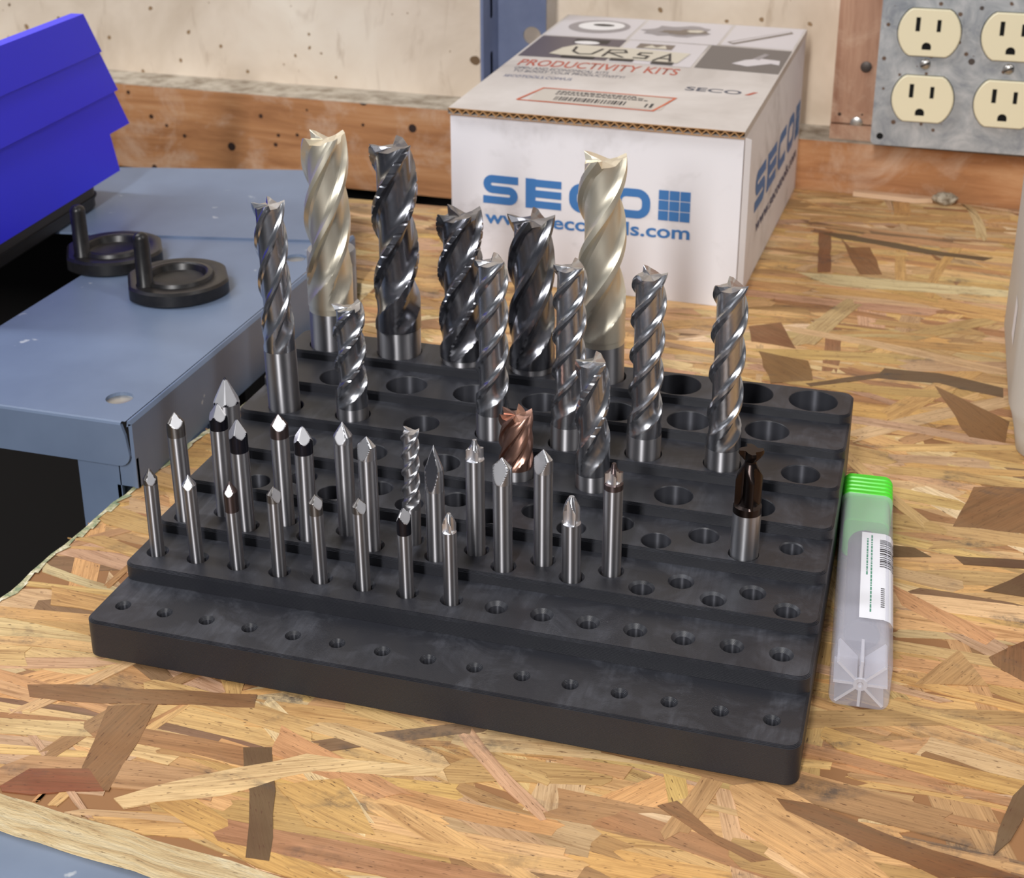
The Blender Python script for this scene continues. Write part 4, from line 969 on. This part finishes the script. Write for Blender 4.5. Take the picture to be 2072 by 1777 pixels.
for k in range(8):
    an = k*PI/4; L_ = 8.2 if k % 2 == 0 else 10.2
    ca, sa = math.cos(an), math.sin(an); hw = .45
    p = [(2.0*ca-hw*sa, 2.0*sa+hw*ca), (L_*ca-hw*sa, L_*sa+hw*ca), (L_*ca+hw*sa, L_*sa-hw*ca), (2.0*ca+hw*sa, 2.0*sa-hw*ca)]
    mb.add([(a, yy, TW/2+b) for yy in (-.35, 12.4) for a, b in p], [(0, 1, 2, 3), (7, 6, 5, 4), (0, 4, 5, 1), (1, 5, 6, 2), (2, 6, 7, 3), (3, 7, 4, 0)])
mb.rings([[(r_*math.cos(2*PI*i/24), yy, TW/2+r_*math.sin(2*PI*i/24)) for i in range(24)][::-1] for r_, yy in ((.5, -.1), (1.0, -.6), (2.2, -.6), (2.4, 0))], cap0=True, cap1=False)
mb.build('end_rib', 'frosted_rib', tb, 40)
mb = MB(); rg = []
for y_, hw in ((90, 7.6), (90.5, 8.0), (108.2, 8.05), (108.3, 8.7)): rg.append(sq(hw, 2.8, y_)[::-1])
for k in range(5):
    y_ = 108.8+k*3.1; rg += [sq(9.25, 3.2, y_)[::-1], sq(9.25, 3.2, y_+1.7)[::-1], sq(8.75, 3.0, y_+2.2)[::-1], sq(8.75, 3.0, y_+2.8)[::-1]]
rg += [sq(8.9, 3.0, 124.4)[::-1], sq(8.2, 2.8, 125.4)[::-1]]
mb.rings(rg); mb.build('cap', 'cap_green', tb, 35)
mb = MB()                                        # label wrapped over the top right edge
pts = []
for i in range(9):
    f = i/8
    if f < .62: pts.append((-1.6+(TW/2-3.2+1.6)*f/.62, TW+.06))
    else:
        g_ = (f-.62)/.38*PI*.62; pts.append((TW/2-3.2+3.27*math.sin(g_), TW-3.2+3.27*math.cos(g_)))
rows = []
for j in range(13):
    y_ = 23+56*j/12; k_ = 0
    rows.append([(x_, y_, z_) for x_, z_ in pts])
for j, row in enumerate(rows):
    pass
vs = [p for row in rows for p in row]
mb.add(vs, [(j*9+i, j*9+i+1, (j+1)*9+i+1, (j+1)*9+i) for j in range(12) for i in range(8)])
lb = mb.build('tube_label', 'label_white', tb, 60)
bars = MB(); y_ = 56.0; rr_ = random.Random(9)
while y_ < 74.5:
    w_ = rr_.choice([.4, .6, .9]); bars.add([(x_, yy, z_+.06) for yy in (y_, y_+w_) for x_, z_ in pts[4:]], []); nn = len(pts[4:]); b0 = len(bars.v)-2*nn
    bars.f += [(b0+i, b0+i+1, b0+nn+i+1, b0+nn+i) for i in range(nn-1)]; bars.mi += [0]*(nn-1); y_ += w_+rr_.choice([.4, .6, .8])
bars.build('barcode', 'ink_black', lb)
ln = MB()
for xo, a, b in ((.0, 27, 76), (.9, 50, 75)):
    y_ = a
    while y_ < b:
        w_ = rr_.uniform(.7, 2.2); xx = 1.6-xo*1.6; ln.add([(xx, y_, TW+.1), (xx+.55, y_, TW+.1), (xx+.55, y_+w_, TW+.1), (xx, y_+w_, TW+.1)], [(0, 1, 2, 3)]); y_ += w_+.45
ln.build('label_print', 'ink_green', lb)
ln = MB(); y_ = 30.5
while y_ < 42:
    ln.add([(5.1, y_, TW+.1), (6.3, y_, TW+.1), (6.3, y_+.55, TW+.1), (5.1, y_+.55, TW+.1)], [(0, 1, 2, 3)]); y_ += 1.25
ln.build('label_print', 'ink_black', lb)
it = thing('end_mill', 'dark tool shank seen through the frosted tube', 'end mill', (236.4, 42.3, 0.1), math.atan2(6.5, 139)); it.scale = (1, .968, 1)
mb = MB(); mb.rings([[(r_*math.cos(2*PI*i/24), yy, 7.3+r_*math.sin(2*PI*i/24)) for i in range(24)][::-1] for r_, yy in ((5.4, 30), (5.9, 30.6), (5.9, 91.5))]); mb.build('shank', 'tool_dark', it, 35)

# upright clear tube standing behind the champagne mill
t2 = thing('tool_tube', 'upright grey plastic tube half hidden behind the champagne mill at left', 'tube', (-6.5, 207, .1))
mb = MB(); n_ = 32
mb.lathe([(9.6, 0), (10.4, .8), (10.4, 68), (10.0, 69), (9.2, 69), (9.2, 2), (.01, 2)], n_, close=False); mb.lathe([(.01, 0), (9.6, 0)], n_, close=False)
mb.build('tube_wall', 'grey_tube', t2, 40)
mb = MB(); mb.lathe([(10.7, 64), (10.7, 70), (10.2, 71), (.01, 71)], n_, close=False); mb.build('rim', 'grey_tube', t2, 40)

# milky container at the right edge
ct = thing('plastic_container', 'milky white plastic container at the right edge of the bench', 'container', (283, 220, .1))
mb = MB(); rg = []
for ins, z in ((6.5, 0), (5.2, 1.2), (3.6, 10), (1.8, 17), (0, 22), (0, 125), (1.5, 127)):
    rg.append([(x_, y_, z) for x_, y_ in rrect(ins, ins, 100-ins, 120-ins, 16-ins*.6, 8)])
mb.rings(rg, cap1=False)
mb.rings([[(x_, y_, 127) for x_, y_ in rrect(1.5, 1.5, 98.5, 118.5, 15, 8)], [(x_, y_, 125) for x_, y_ in rrect(3, 3, 97, 117, 14, 8)], [(x_, y_, 4) for x_, y_ in rrect(7, 7, 93, 113, 12, 8)]], cap0=False, cap1=True)
mb.build('container_wall', 'milky_plastic', ct, 40)
mb = MB(); mb.add([(-.15, 48, 40), (-.15, 34, 40), (-.15, 34, 58), (-.15, 48, 58)], [(0, 1, 2, 3)]); mb.build('tape_patch', 'label_white', ct)
